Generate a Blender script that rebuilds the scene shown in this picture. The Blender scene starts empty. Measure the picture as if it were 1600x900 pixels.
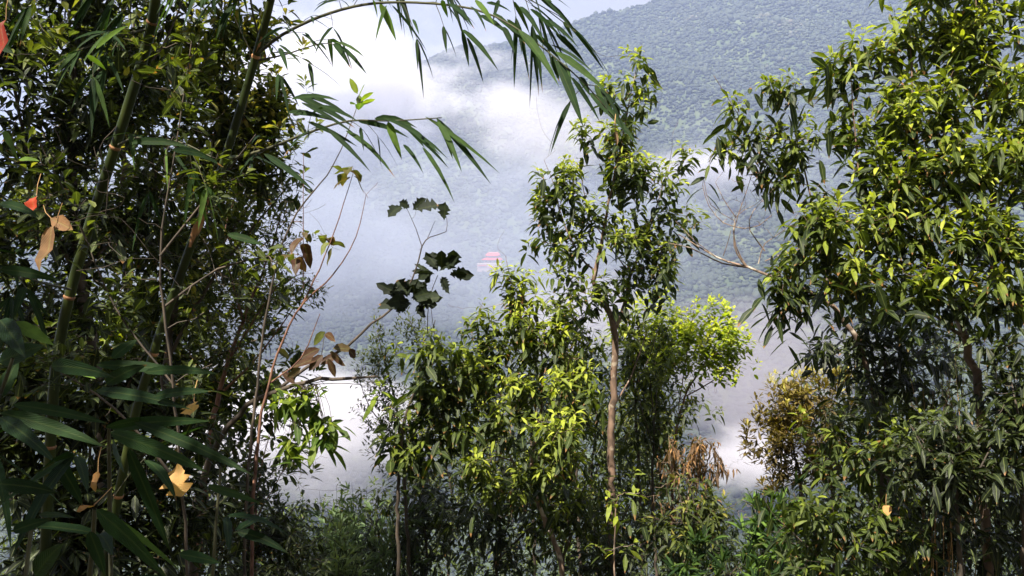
import bpy, math
import numpy as np

R = math.radians
S = bpy.context.scene
COL = S.collection

# ------------------------------------------------------------------ camera
CAMZ = 1.6
FPX = 1244.4                       # focal length in photo pixels (28 mm on 36 mm, 1600 px wide)
cd = bpy.data.cameras.new('camera'); cam = bpy.data.objects.new('camera', cd); COL.objects.link(cam)
cd.lens = 28; cd.sensor_width = 36; cd.clip_start = 0.05; cd.clip_end = 12000
cd.dof.use_dof = False
cam.location = (0, 0, CAMZ); cam.rotation_euler = (R(90), 0, 0)
S.camera = cam

# ------------------------------------------------------------------ light
TO_SUN = np.array([-0.30, -0.46, 0.83]); TO_SUN /= np.linalg.norm(TO_SUN)
elev = math.asin(TO_SUN[2]); azim = math.atan2(TO_SUN[0], TO_SUN[1])
sd = bpy.data.lights.new('sun', 'SUN'); sun = bpy.data.objects.new('sun', sd); COL.objects.link(sun)
sd.energy = 5.0; sd.angle = R(0.5); sd.color = (1.0, 0.92, 0.78)
sun.rotation_euler = (math.pi / 2 - elev, 0, -azim + math.pi)
from mathutils import Vector
sun.rotation_euler = Vector(TO_SUN).to_track_quat('Z', 'Y').to_euler()

w = bpy.data.worlds.new('World'); S.world = w; w.use_nodes = True
nt = w.node_tree; nt.nodes.clear()
wo = nt.nodes.new('ShaderNodeOutputWorld'); bg = nt.nodes.new('ShaderNodeBackground')
sky = nt.nodes.new('ShaderNodeTexSky'); sky.sky_type = 'NISHITA'; sky.sun_disc = False
sky.sun_elevation = elev; sky.sun_rotation = azim
tc = nt.nodes.new('ShaderNodeTexCoord')
mp = nt.nodes.new('ShaderNodeMapping'); mp.inputs['Scale'].default_value = (1.2, 1.2, 3.5)
nz = nt.nodes.new('ShaderNodeTexNoise'); nz.inputs['Scale'].default_value = 2.2; nz.inputs['Detail'].default_value = 6
rp = nt.nodes.new('ShaderNodeValToRGB')
rp.color_ramp.elements[0].position = 0.28; rp.color_ramp.elements[0].color = (.93, .93, .93, 1)
rp.color_ramp.elements[1].position = 0.5; rp.color_ramp.elements[1].color = (1, 1, 1, 1)
mx = nt.nodes.new('ShaderNodeMix'); mx.data_type = 'RGBA'
mx.inputs[7].default_value = (2.15, 2.15, 2.2, 1)        # bright cloud deck
nt.links.new(tc.outputs['Generated'], mp.inputs[0]); nt.links.new(mp.outputs[0], nz.inputs['Vector'])
nt.links.new(nz.outputs['Fac'], rp.inputs[0]); nt.links.new(rp.outputs[0], mx.inputs[0])
nt.links.new(sky.outputs[0], mx.inputs[6]); nt.links.new(mx.outputs[2], bg.inputs[0])
bg.inputs[1].default_value = 0.10
nt.links.new(bg.outputs[0], wo.inputs[0])

S.view_settings.view_transform = 'Standard'; S.view_settings.look = 'None'
S.view_settings.exposure = 1.8; S.view_settings.gamma = 1
S.cycles.use_denoising = True
S.cycles.max_bounces = 6; S.cycles.diffuse_bounces = 3; S.cycles.transmission_bounces = 3
S.cycles.glossy_bounces = 2; S.cycles.volume_bounces = 2; S.cycles.transparent_max_bounces = 12
S.cycles.volume_step_rate = 1.0; S.cycles.volume_max_steps = 96
S.cycles.sample_clamp_indirect = 4

# ------------------------------------------------------------------ helpers
def rng(seed): return np.random.default_rng(seed)
def P(px, py, Y): return np.array([(px - 800) / FPX * Y, Y, CAMZ + (450 - py) / FPX * Y])
def norm(v):
    v = np.asarray(v, float); n = np.linalg.norm(v, axis=-1, keepdims=True); return v / np.maximum(n, 1e-9)

def _hash(ix, iy, seed):
    h = (ix.astype(np.int64) * 374761393 + iy.astype(np.int64) * 668265263 + seed * 974711) & 0x7fffffff
    h = ((h ^ (h >> 13)) * 1274126177) & 0x7fffffff
    return ((h ^ (h >> 16)) & 0xffff) / 65535.0
def vnoise(x, y, seed=0):
    x = np.asarray(x, float); y = np.asarray(y, float)
    ix = np.floor(x); iy = np.floor(y); fx = x - ix; fy = y - iy
    fx = fx * fx * (3 - 2 * fx); fy = fy * fy * (3 - 2 * fy)
    a = _hash(ix, iy, seed); b = _hash(ix + 1, iy, seed); c = _hash(ix, iy + 1, seed); d = _hash(ix + 1, iy + 1, seed)
    return (a * (1 - fx) + b * fx) * (1 - fy) + (c * (1 - fx) + d * fx) * fy
def fbm(x, y, seed=0, o=4):
    s = 0; a = 1; t = 0
    for i in range(o):
        s = s + a * vnoise(x * 2 ** i, y * 2 ** i, seed + i * 7); t += a; a *= .5
    return s / t * 2 - 1

def gz(x, y):
    x = np.asarray(x, float); y = np.asarray(y, float)
    near = -0.28 * np.clip(y, -2, 12) + .8 * np.clip(-2 - y, 0, 40)  # steep rise behind the camera is added to block low sky light
    z = near - 0.85 * np.clip(y - 12, 0, 1e9)
    z = z + 0.10 * fbm(x * .7, y * .7, 5) + np.clip(y - 14, 0, 60) * 0.08 * fbm(x * .05, y * .05, 9)
    return np.maximum(z, -185 + 6 * fbm(x * .01, y * .01, 3))

def tag(o, label=None, cat=None, group=None, kind=None):
    if label: o['label'] = label
    if cat: o['category'] = cat
    if group: o['group'] = group
    if kind: o['kind'] = kind
    return o
def empty(name, loc):
    o = bpy.data.objects.new(name, None); COL.objects.link(o); o.location = tuple(float(v) for v in loc)
    o.empty_display_size = .1
    return o

def mesh_from(name, V, faces_by_n, mat, parent=None, org=None, attrs=None, smooth=True):
    """V (n,3); faces_by_n: list of int arrays (m,k)."""
    V = np.asarray(V, np.float32)
    if org is not None: V = V - np.asarray(org, np.float32)
    me = bpy.data.meshes.new(name)
    me.vertices.add(len(V)); me.vertices.foreach_set('co', V.ravel())
    loops = np.concatenate([f.ravel() for f in faces_by_n]).astype(np.int32)
    tot = np.concatenate([np.full(len(f), f.shape[1]) for f in faces_by_n]).astype(np.int32)
    st = np.concatenate([[0], np.cumsum(tot)[:-1]]).astype(np.int32)
    me.loops.add(len(loops)); me.loops.foreach_set('vertex_index', loops)
    me.polygons.add(len(tot)); me.polygons.foreach_set('loop_start', st); me.polygons.foreach_set('loop_total', tot)
    me.polygons.foreach_set('use_smooth', np.full(len(tot), smooth))
    if attrs:
        for k, a in attrs.items():
            at = me.attributes.new(k, 'FLOAT_COLOR', 'POINT')
            c = np.ones((len(V), 4), np.float32); c[:, :3] = a; at.data.foreach_set('color', c.ravel())
    me.update(calc_edges=True)
    me.materials.append(mat)
    o = bpy.data.objects.new(name, me); COL.objects.link(o)
    if parent is not None: o.parent = parent
    elif org is not None: o.location = tuple(float(v) for v in org)
    return o

# ------------------------------------------------------------------ materials
def newmat(name):
    m = bpy.data.materials.new(name); m.use_nodes = True; m.node_tree.nodes.clear()
    return m, m.node_tree.nodes, m.node_tree.links
def ramp(n, stops):
    r = n.new('ShaderNodeValToRGB'); e = r.color_ramp.elements
    while len(e) < len(stops): e.new(.5)
    for i, (p, c) in enumerate(stops): e[i].position = p; e[i].color = (*c, 1)
    return r
def leaf_mat(name, stops, rough=.38, trans=.35, tip=(.20, .10, .035), tipamt=.5, vein=1.0, spec=.26):
    m, n, l = newmat(name)
    out = n.new('ShaderNodeOutputMaterial'); at = n.new('ShaderNodeAttribute'); at.attribute_name = 'leaf'
    sp = n.new('ShaderNodeSeparateColor'); l.new(at.outputs['Color'], sp.inputs[0])
    rp = ramp(n, stops); l.new(sp.outputs[0], rp.inputs[0])
    # blotches
    g = n.new('ShaderNodeNewGeometry'); nz = n.new('ShaderNodeTexNoise'); nz.inputs['Scale'].default_value = 45
    nz.inputs['Detail'].default_value = 3
    l.new(g.outputs['Position'], nz.inputs['Vector'])
    mr = n.new('ShaderNodeMapRange'); mr.inputs[1].default_value = .3; mr.inputs[2].default_value = .7
    mr.inputs[3].default_value = .72; mr.inputs[4].default_value = 1.25; l.new(nz.outputs[0], mr.inputs[0])
    mul = n.new('ShaderNodeMix'); mul.data_type = 'RGBA'; mul.blend_type = 'MULTIPLY'; mul.inputs[0].default_value = 1
    l.new(rp.outputs[0], mul.inputs[6]); l.new(mr.outputs[0], mul.inputs[7])
    # midrib
    a = n.new('ShaderNodeMath'); a.operation = 'SUBTRACT'; a.inputs[1].default_value = .5; l.new(sp.outputs[2], a.inputs[0])
    b = n.new('ShaderNodeMath'); b.operation = 'ABSOLUTE'; l.new(a.outputs[0], b.inputs[0])
    mr2 = n.new('ShaderNodeMapRange'); mr2.inputs[1].default_value = .0; mr2.inputs[2].default_value = .09
    mr2.inputs[3].default_value = .38 * vein; mr2.inputs[4].default_value = 0; l.new(b.outputs[0], mr2.inputs[0])
    mv = n.new('ShaderNodeMix'); mv.data_type = 'RGBA'; l.new(mr2.outputs[0], mv.inputs[0]); l.new(mul.outputs[2], mv.inputs[6])
    mv.inputs[7].default_value = (.22, .26, .09, 1)
    # brown tips
    n2 = n.new('ShaderNodeTexNoise'); n2.inputs['Scale'].default_value = 9; l.new(g.outputs['Position'], n2.inputs['Vector'])
    ad = n.new('ShaderNodeMath'); ad.operation = 'ADD'; l.new(sp.outputs[1], ad.inputs[0]); l.new(n2.outputs[0], ad.inputs[1])
    mr3 = n.new('ShaderNodeMapRange'); mr3.inputs[1].default_value = 1.62 - .25 * tipamt; mr3.inputs[2].default_value = 1.68 - .2 * tipamt
    l.new(ad.outputs[0], mr3.inputs[0])
    mt = n.new('ShaderNodeMix'); mt.data_type = 'RGBA'; l.new(mr3.outputs[0], mt.inputs[0]); l.new(mv.outputs[2], mt.inputs[6])
    mt.inputs[7].default_value = (*tip, 1)
    col = mt.outputs[2]
    pb = n.new('ShaderNodeBsdfPrincipled'); l.new(col, pb.inputs['Base Color'])
    pb.inputs['Specular IOR Level'].default_value = spec
    rr = n.new('ShaderNodeMapRange'); rr.inputs[3].default_value = rough - .08; rr.inputs[4].default_value = rough + .16
    l.new(nz.outputs[0], rr.inputs[0]); l.new(rr.outputs[0], pb.inputs['Roughness'])
    bp = n.new('ShaderNodeBump'); bp.inputs['Strength'].default_value = .35; bp.inputs['Distance'].default_value = .004
    wv = n.new('ShaderNodeMath'); wv.operation = 'MULTIPLY_ADD'; wv.inputs[1].default_value = 14; l.new(sp.outputs[1], wv.inputs[0])
    ab9 = n.new('ShaderNodeMath'); ab9.operation = 'MULTIPLY'; ab9.inputs[1].default_value = -9; l.new(b.outputs[0], ab9.inputs[0]); l.new(ab9.outputs[0], wv.inputs[2])
    fr = n.new('ShaderNodeMath'); fr.operation = 'PINGPONG'; fr.inputs[1].default_value = .5; l.new(wv.outputs[0], fr.inputs[0])
    l.new(fr.outputs[0], bp.inputs['Height']); l.new(bp.outputs[0], pb.inputs['Normal'])
    tr = n.new('ShaderNodeBsdfTranslucent')
    tc_ = n.new('ShaderNodeMix'); tc_.data_type = 'RGBA'; tc_.blend_type = 'MULTIPLY'; tc_.inputs[0].default_value = 1
    l.new(col, tc_.inputs[6]); tc_.inputs[7].default_value = (1.7, 1.8, .55, 1); l.new(tc_.outputs[2], tr.inputs[0])
    ms = n.new('ShaderNodeMixShader'); ms.inputs[0].default_value = trans
    l.new(pb.outputs[0], ms.inputs[1]); l.new(tr.outputs[0], ms.inputs[2]); l.new(ms.outputs[0], out.inputs[0])
    return m
def bark_mat(name, c1, c2, c3=None, scale=30, bump=.5, rough=.85):
    m, n, l = newmat(name)
    out = n.new('ShaderNodeOutputMaterial'); pb = n.new('ShaderNodeBsdfPrincipled'); pb.inputs['Roughness'].default_value = rough
    tc = n.new('ShaderNodeTexCoord'); mp = n.new('ShaderNodeMapping'); mp.inputs['Scale'].default_value = (1, 1, .35)
    l.new(tc.outputs['Object'], mp.inputs[0])
    nz = n.new('ShaderNodeTexNoise'); nz.inputs['Scale'].default_value = scale; nz.inputs['Detail'].default_value = 5; l.new(mp.outputs[0], nz.inputs['Vector'])
    rp = ramp(n, [(.35, c1), (.62, c2)]); l.new(nz.outputs[0], rp.inputs[0])
    col = rp.outputs[0]
    if c3:
        n2 = n.new('ShaderNodeTexNoise'); n2.inputs['Scale'].default_value = scale * .5; n2.inputs['Detail'].default_value = 4; l.new(tc.outputs['Object'], n2.inputs['Vector'])
        mr = n.new('ShaderNodeMapRange'); mr.inputs[1].default_value = .56; mr.inputs[2].default_value = .64; l.new(n2.outputs[0], mr.inputs[0])
        mx = n.new('ShaderNodeMix'); mx.data_type = 'RGBA'; l.new(mr.outputs[0], mx.inputs[0]); l.new(col, mx.inputs[6]); mx.inputs[7].default_value = (*c3, 1)
        col = mx.outputs[2]
    l.new(col, pb.inputs['Base Color'])
    bp = n.new('ShaderNodeBump'); bp.inputs['Strength'].default_value = bump; bp.inputs['Distance'].default_value = .01
    l.new(nz.outputs[0], bp.inputs['Height']); l.new(bp.outputs[0], pb.inputs['Normal']); l.new(pb.outputs[0], out.inputs[0])
    return m
def plain_mat(name, c1, c2, scale, rough=.85, bump=0):
    return bark_mat(name, c1, c2, None, scale, bump, rough)

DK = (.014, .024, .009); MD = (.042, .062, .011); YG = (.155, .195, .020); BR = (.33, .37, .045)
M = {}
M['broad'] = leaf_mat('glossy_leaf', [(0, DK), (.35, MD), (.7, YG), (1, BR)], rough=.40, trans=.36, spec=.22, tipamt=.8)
M['olive'] = leaf_mat('olive_leaf', [(0, (.016, .024, .009)), (.4, (.048, .066, .013)), (.75, (.13, .15, .024)), (1, (.24, .20, .045))], rough=.42, trans=.36)
M['fresh'] = leaf_mat('fresh_leaf', [(0, (.045, .085, .012)), (.5, (.25, .31, .026)), (1, (.46, .47, .05))], rough=.42, trans=.45, tipamt=.2)
M['dark'] = leaf_mat('shade_toned_leaf', [(0, (.009, .014, .006)), (.5, (.024, .036, .009)), (1, (.09, .12, .02))], rough=.38, trans=.25)  # darkness of the shaded plants is put into this leaf colour
M['under'] = leaf_mat('undergrowth_leaf', [(0, (.014, .022, .009)), (.5, (.035, .055, .014)), (1, (.12, .16, .03))], rough=.5, trans=.3, spec=.2)
M['bamboo'] = leaf_mat('bamboo_leaf', [(0, (.007, .018, .007)), (.5, (.015, .035, .010)), (1, (.10, .17, .03))], rough=.55, spec=.10, trans=.30, tipamt=.35, vein=.22)
M['culmbranch'] = bark_mat('dark_cane', (.018, .020, .010), (.05, .05, .02), None, 30)
M['lobed'] = leaf_mat('lobed_leaf', [(0, (.008, .012, .007)), (1, (.030, .045, .018))], rough=.6, trans=.15, spec=.15, vein=.2)
M['palebamboo'] = leaf_mat('pale_bamboo_leaf', [(0, (.06, .10, .05)), (.5, (.13, .19, .09)), (1, (.26, .31, .13))], rough=.5, trans=.35, tipamt=.8)
M['red'] = leaf_mat('reddish_leaf', [(0, (.045, .020, .013)), (.4, (.075, .040, .020)), (.7, (.060, .068, .018)), (1, (.11, .13, .028))], rough=.45, trans=.35, vein=.5)
M['gold'] = leaf_mat('golden_leaf', [(0, (.05, .035, .012)), (.5, (.16, .12, .030)), (1, (.46, .42, .11))], rough=.5, trans=.3, vein=.4)
M['dead'] = leaf_mat('dead_leaf', [(0, (.06, .034, .020)), (.4, (.12, .070, .038)), (.75, (.34, .17, .06)), (1, (.55, .33, .13))], rough=.65, trans=.35, vein=.6, tip=(.15, .06, .02))
M['scarlet'] = leaf_mat('scarlet_leaf', [(0, (.16, .012, .006)), (1, (.30, .035, .012))], rough=.5, trans=.4, vein=.3)
M['bark'] = bark_mat('grey_brown_bark', (.06, .042, .030), (.20, .135, .10), (.34, .29, .24), 28)
M['barkdark'] = bark_mat('dark_bark', (.022, .017, .012), (.07, .052, .038), None, 30)
M['barkbrown'] = bark_mat('brown_trunk', (.050, .032, .022), (.15, .095, .065), (.26, .21, .16), 26)
M['barkpale'] = bark_mat('pale_lichen_bark', (.14, .10, .075), (.30, .23, .17), (.42, .39, .33), 30)
M['barkred'] = bark_mat('red_brown_twig', (.07, .030, .020), (.17, .085, .055), None, 60)
M['straw'] = bark_mat('dry_stalk', (.14, .075, .03), (.36, .22, .09), None, 40)
M['straw2'] = bark_mat('grey_dead_twig', (.12, .085, .06), (.28, .20, .14), None, 50)

# bamboo culm
def culm_mat():
    m, n, l = newmat('bamboo_culm')
    out = n.new('ShaderNodeOutputMaterial'); pb = n.new('ShaderNodeBsdfPrincipled'); pb.inputs['Roughness'].default_value = .5; pb.inputs['Specular IOR Level'].default_value = .2
    g = n.new('ShaderNodeTexCoord'); mp = n.new('ShaderNodeMapping'); mp.inputs['Scale'].default_value = (3, 3, .5)
    l.new(g.outputs['Object'], mp.inputs[0]); nz = n.new('ShaderNodeTexNoise'); nz.inputs['Scale'].default_value = 6; nz.inputs['Detail'].default_value = 6
    l.new(mp.outputs[0], nz.inputs['Vector'])
    rp = ramp(n, [(.3, (.010, .015, .005)), (.5, (.020, .030, .007)), (.72, (.045, .055, .012))]); l.new(nz.outputs[0], rp.inputs[0])
    l.new(rp.outputs[0], pb.inputs['Base Color']); l.new(pb.outputs[0], out.inputs[0]); return m
M['culm'] = culm_mat()
M['sheath'] = bark_mat('culm_sheath', (.14, .065, .03), (.34, .17, .07), (.08, .04, .02), 30, .3, .6)

# ------------------------------------------------------------------ geometry builders
SHAPE = {
    'lance': [(0, 0), (.18, .55), (.42, 1.), (.72, .72), (1, 0)],
    'oval': [(0, 0), (.2, .72), (.5, 1.), (.8, .62), (1, 0)],
    'small': [(0, 0), (.5, 1.), (1, 0)],
    'obov': [(0, 0), (.25, .4), (.62, 1.), (.88, .7), (1, 0)],
    'bamboo': [(0, 0), (.06, .55), (.22, 1.), (.5, .9), (.78, .52), (1, 0)],
    'lobed': [(0, 0), (.12, .25), (.22, .75), (.28, .5), (.4, 1.), (.47, .7), (.6, 1.1), (.68, .75), (.8, .85), (.88, .45), (1, 0)],
    'wide': [(0, 0), (.08, .75), (.25, 1.05), (.5, .9), (.72, .8), (.86, .45), (1, 0)],
}
class Leaves:
    def __init__(s): s.V = []; s.F4 = []; s.F3 = []; s.A = []; s.n = 0
    def add(s, base, d, nrm, L, W, droop, tone, shape='lance', fold=.25, seed=0, wave=0.0):
        base = np.atleast_2d(base); N = len(base)
        if N == 0: return
        d = np.atleast_2d(d); nrm = np.atleast_2d(nrm)
        f = lambda v: np.broadcast_to(np.asarray(v, float), (N,))
        L = f(L); W = f(W); droop = f(droop); tone = f(tone); fold = f(fold)
        side = norm(np.cross(d, nrm)); up = norm(np.cross(side, d))
        st = SHAPE[shape]; K = len(st); cols = []; att = []
        r = rng(seed + 17 * N)
        for k, (t, wd) in enumerate(st):
            c = base + d * (L * t * (1 - .25 * np.minimum(np.abs(droop), 1) * t))[:, None]
            c = c - np.array([0, 0, 1.]) * (L * droop * t * t)[:, None]
            if wave: c = c + up * (L * wave * np.sin(t * 9 + tone * 30))[:, None]
            if wd == 0:
                cols.append(c[:, None]); att.append(np.stack([tone, f(t), f(.5)], -1)[:, None])
            else:
                h = (W * .5 * wd)
                jl = 1 + (r.normal(0, .05, N) if shape != 'lobed' else r.normal(0, .22, N)); jr = 1 + (r.normal(0, .05, N) if shape != 'lobed' else r.normal(0, .22, N))
                a = c - side * (h * jl)[:, None] + up * (h * fold)[:, None]
                b = c + side * (h * jr)[:, None] + up * (h * fold)[:, None]
                cols.append(np.stack([a, c, b], 1))
                att.append(np.stack([np.stack([tone, f(t), f(v)], -1) for v in (0., .5, 1.)], 1))
        Vv = np.concatenate(cols, 1); Aa = np.concatenate(att, 1); k = Vv.shape[1]
        off = s.n + np.arange(N)[:, None] * k
        f3 = []; f4 = []
        i = 1; f3 += [[0, 2, 1], [0, 3, 2]]
        for q in range(K - 3):
            f4 += [[i, i + 1, i + 4, i + 3], [i + 1, i + 2, i + 5, i + 4]]; i += 3
        f3 += [[i, i + 1, i + 3], [i + 1, i + 2, i + 3]]
        s.F3.append((off[:, :, None] + np.array(f3)[None]).reshape(-1, 3))
        if f4: s.F4.append((off[:, :, None] + np.array(f4)[None]).reshape(-1, 4))
        s.V.append(Vv.reshape(-1, 3)); s.A.append(Aa.reshape(-1, 3)); s.n += N * k
    def build(s, name, mat, parent=None, org=None):
        if s.n == 0: return None
        fs = []
        if s.F3: fs.append(np.concatenate(s.F3))
        if s.F4: fs.append(np.concatenate(s.F4))
        return mesh_from(name, np.concatenate(s.V), fs, mat, parent, org, {'leaf': np.concatenate(s.A)})

class Tubes:
    def __init__(s): s.V = []; s.F = []; s.n = 0
    def add(s, pts, rad, sides=6, cap=True):
        pts = np.asarray(pts, float); k = len(pts)
        rad = np.broadcast_to(np.asarray(rad, float), (k,))
        t = norm(np.gradient(pts, axis=0))
        u = np.zeros((k, 3)); a = np.array([0.31, .87, .38]) if abs(t[0][2]) > .5 else np.array([0, 0, 1.])
        v0 = norm(np.cross(t[0], a))
        for i in range(k):
            v0 = norm(v0 - t[i] * np.dot(v0, t[i])); u[i] = v0
        v = np.cross(t, u)
        an = np.linspace(0, 2 * np.pi, sides, endpoint=False)
        ring = pts[:, None] + rad[:, None, None] * (np.cos(an)[None, :, None] * u[:, None] + np.sin(an)[None, :, None] * v[:, None])
        s.V.append(ring.reshape(-1, 3))
        i = np.arange(k - 1)[:, None] * sides; j = np.arange(sides)[None]; j2 = (j + 1) % sides
        s.F.append((s.n + np.stack([i + j, i + j2, i + sides + j2, i + sides + j], -1)).reshape(-1, 4))
        s.n += k * sides
    def build(s, name, mat, parent=None, org=None):
        if s.n == 0: return None
        return mesh_from(name, np.concatenate(s.V), [np.concatenate(s.F)], mat, parent, org)

def smooth_path(pts, step=.06):
    """Catmull-Rom through rows (x,y,z,r)."""
    p = np.asarray(pts, float)
    if len(p) == 2: p = np.array([p[0], (p[0] + p[1]) / 2, p[1]])
    q = np.vstack([2 * p[0] - p[1], p, 2 * p[-1] - p[-2]]); out = []
    for i in range(1, len(q) - 2):
        n = max(2, int(np.linalg.norm(q[i + 1][:3] - q[i][:3]) / step))
        for t in np.linspace(0, 1, n, endpoint=False):
            a, b, c, d = q[i - 1], q[i], q[i + 1], q[i + 2]
            out.append(.5 * ((2 * b) + (c - a) * t + (2 * a - 5 * b + 4 * c - d) * t * t + (3 * b - a - 3 * c + d) * t ** 3))
    out.append(p[-1]); out = np.array(out); out[:, 3] = np.maximum(out[:, 3], .0008)
    return out

def E(r, px, py, rx, ry, Y, n, dy=None):
    """n tip points in an ellipsoid given at photo position px,py and real distance Y."""
    m = max(3, n // 3); q = norm(r.normal(size=(m, 3))) * (r.random((m, 1)) ** .45)
    v = q[r.integers(0, m, n)] + r.normal(0, .2, (n, 3))
    c = P(px, py, Y); s = Y / FPX
    v = v * np.where(r.random((n, 1)) < .15, r.uniform(1.05, 1.45, (n, 1)), 1.)
    return c + v * np.array([rx * s, dy if dy is not None else max(rx, ry) * s * .8, ry * s])

def rosettes(Lv, r, tips, axes, n, L, W, spread=(35, 95), span=.10, grav=.35, droop=(.15, .5), shape='lance', fold=.25, tone=(.2, .9), tone_tip=None, jit=.25, petiole=.01, seed=0, wave=0.):
    """whorls of leaves around each twig end."""
    T = len(tips)
    if T == 0: return
    n0 = n; tt = np.repeat(np.arange(T), n0); N = len(tt); keep = r.random(N) < .9; tt = tt[keep]; N = len(tt)
    q = (np.arange(T * n0) % n0)[keep] / max(1, n0 - 1)
    ax = norm(axes)[tt]; ref = norm(np.cross(ax, norm(r.normal(size=(T, 3)))[tt] + 1e-3)); ref2 = np.cross(ax, ref)
    phi = q * n0 * 2.4 + r.normal(0, .3, N)
    rad = ref * np.cos(phi)[:, None] + ref2 * np.sin(phi)[:, None]
    el = np.radians(spread[0] + (spread[1] - spread[0]) * q + r.normal(0, 9, N))
    d = ax * np.cos(el)[:, None] + rad * np.sin(el)[:, None]
    d[:, 2] -= grav * (.5 + r.random(N)); d = norm(d + r.normal(0, jit * .5, (N, 3)))
    base = tips[tt] - ax * (span * q ** 1.3)[:, None] + d * petiole
    up = np.array([0, 0, 1.]) + r.normal(0, jit, (N, 3)) + ax * .2
    nrm = norm(up - d * np.sum(up * d, 1)[:, None])
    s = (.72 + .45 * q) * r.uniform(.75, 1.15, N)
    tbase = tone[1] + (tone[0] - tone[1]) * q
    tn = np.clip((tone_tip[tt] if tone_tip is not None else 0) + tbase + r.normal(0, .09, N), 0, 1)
    Lv.add(base, d, nrm, L * s, W * s, r.uniform(*droop, N), tn, shape, fold, seed, wave)

def grow(Tb, r, limbs, tips, upb=.35, rtip=.0013, kr=.010, wig=.04, low=.6, maxr=.02):
    """connect each tip to the nearest wood already there; returns end directions."""
    pos = []; dr = []; rd = []
    for l in limbs:
        pos.append(l[:, :3]); dr.append(norm(np.gradient(l[:, :3], axis=0))); rd.append(l[:, 3])
    cap = sum(len(a) for a in pos) + len(tips) * 8 + 10
    A = np.zeros((cap, 3)); D = np.zeros((cap, 3)); Q = np.zeros(cap); k = 0
    for a, b, c in zip(pos, dr, rd): A[k:k + len(a)] = a; D[k:k + len(a)] = b; Q[k:k + len(a)] = c; k += len(a)
    base = A[:k].copy()
    dist = np.array([np.min(np.sum((base - t) ** 2, 1)) for t in tips]); order = np.argsort(dist)
    axes = np.zeros((len(tips), 3))
    for i in order:
        t = tips[i]; dv = t - A[:k]; dd = np.linalg.norm(dv, axis=1)
        cost = dd + low * np.maximum(0, A[:k, 2] - t[2]) + .12 * dd * (1 - np.sum(dv * D[:k], 1) / np.maximum(dd, 1e-6))
        j = int(np.argmin(cost)); p0 = A[j].copy(); L = max(dd[j], 1e-3); u = dv[j] / L
        e = norm(u * .6 + np.array([0, 0, upb]) + r.normal(0, .22, 3)); axes[i] = e
        p1 = p0 + L * .33 * norm(D[j] * .5 + u * .7); p2 = t - L * .3 * e
        m = int(np.clip(L / .07, 3, 7)); s = np.linspace(0, 1, m + 1)[:, None]
        c = (1 - s) ** 3 * p0 + 3 * (1 - s) ** 2 * s * p1 + 3 * (1 - s) * s * s * p2 + s ** 3 * t
        c[1:-1] += r.normal(0, wig * L / m, (m - 1, 3))
        r0 = min(Q[j] * .7, rtip + kr * L, maxr); rr = np.linspace(r0, rtip, m + 1)
        Tb.add(c, rr, 5 if r0 > .004 else 4 if r0 > .002 else 3)
        A[k:k + m] = c[1:]; D[k:k + m] = norm(np.gradient(c, axis=0))[1:]; Q[k:k + m] = rr[1:]; k += m
    return axes

def plant(name, label, cat, limbs, tips, seed, wood='bark', leafmat='broad', leaf=None, group=None, upb=.35, wig=.04,
          top_tone=0.0, wide=0.0, crown_name='crown', trunk_name='trunk', second=None, kr=.010, bare=None, rtip=.0013, extra=None, ground=True):
    """limbs: lists of (px,py,Y,radius in mm); the first starts nearest the ground."""
    r = rng(seed)
    LP = []
    for q, l in enumerate(limbs):
        pts = [[*P(a, b, Y), rm / 1000] for a, b, Y, rm in l]
        if q == 0 and ground:
            p = pts[0]; g = float(gz(p[0], p[1]))
            if p[2] - g > .05: pts.insert(0, [p[0] + .04 * (p[2] - g), p[1] + .05, g - .05, p[3] * 1.25])
        sp = smooth_path(pts); sp[1:-1, :3] += r.normal(0, 1, (len(sp) - 2, 3)) * np.minimum(.006, sp[1:-1, 3:4] * .35)
        LP.append(sp)
    org = LP[0][0, :3].copy()
    root = empty(name, org); tag(root, label, cat, group)
    tb = Tubes()
    for sp in LP: tb.add(sp[:, :3], sp[:, 3], 9 if sp[0, 3] > .012 else 6)
    bt = tb
    tips = np.asarray(tips)
    if len(tips):
        ax = grow(bt, r, LP, tips, upb=upb, wig=wig, kr=kr, rtip=rtip)
    if bare is not None and len(bare): grow(bt, r, LP, np.asarray(bare), upb=upb, wig=wig * 1.5, kr=kr * .7, rtip=rtip * .8)
    bt.build(trunk_name, M[wood], root, org)
    if len(tips):
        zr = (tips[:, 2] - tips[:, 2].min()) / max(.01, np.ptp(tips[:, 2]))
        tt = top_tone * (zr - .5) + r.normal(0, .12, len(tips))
        Lv = Leaves(); kw = dict(n=8, L=.10, W=.03); kw.update(leaf or {})
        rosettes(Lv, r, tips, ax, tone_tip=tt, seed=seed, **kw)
        if second:
            kw2 = dict(second); fr = kw2.pop('frac', 1.); back = kw2.pop('back', .08)
            sel = r.random(len(tips)) < fr
            rosettes(Lv, r, tips[sel] - ax[sel] * back, ax[sel], tone_tip=tt[sel] * .3, seed=seed + 1, **kw2)
        Lv.build(crown_name, M[leafmat], root, org)
    if extra: extra(root, org, r)
    return root

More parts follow.
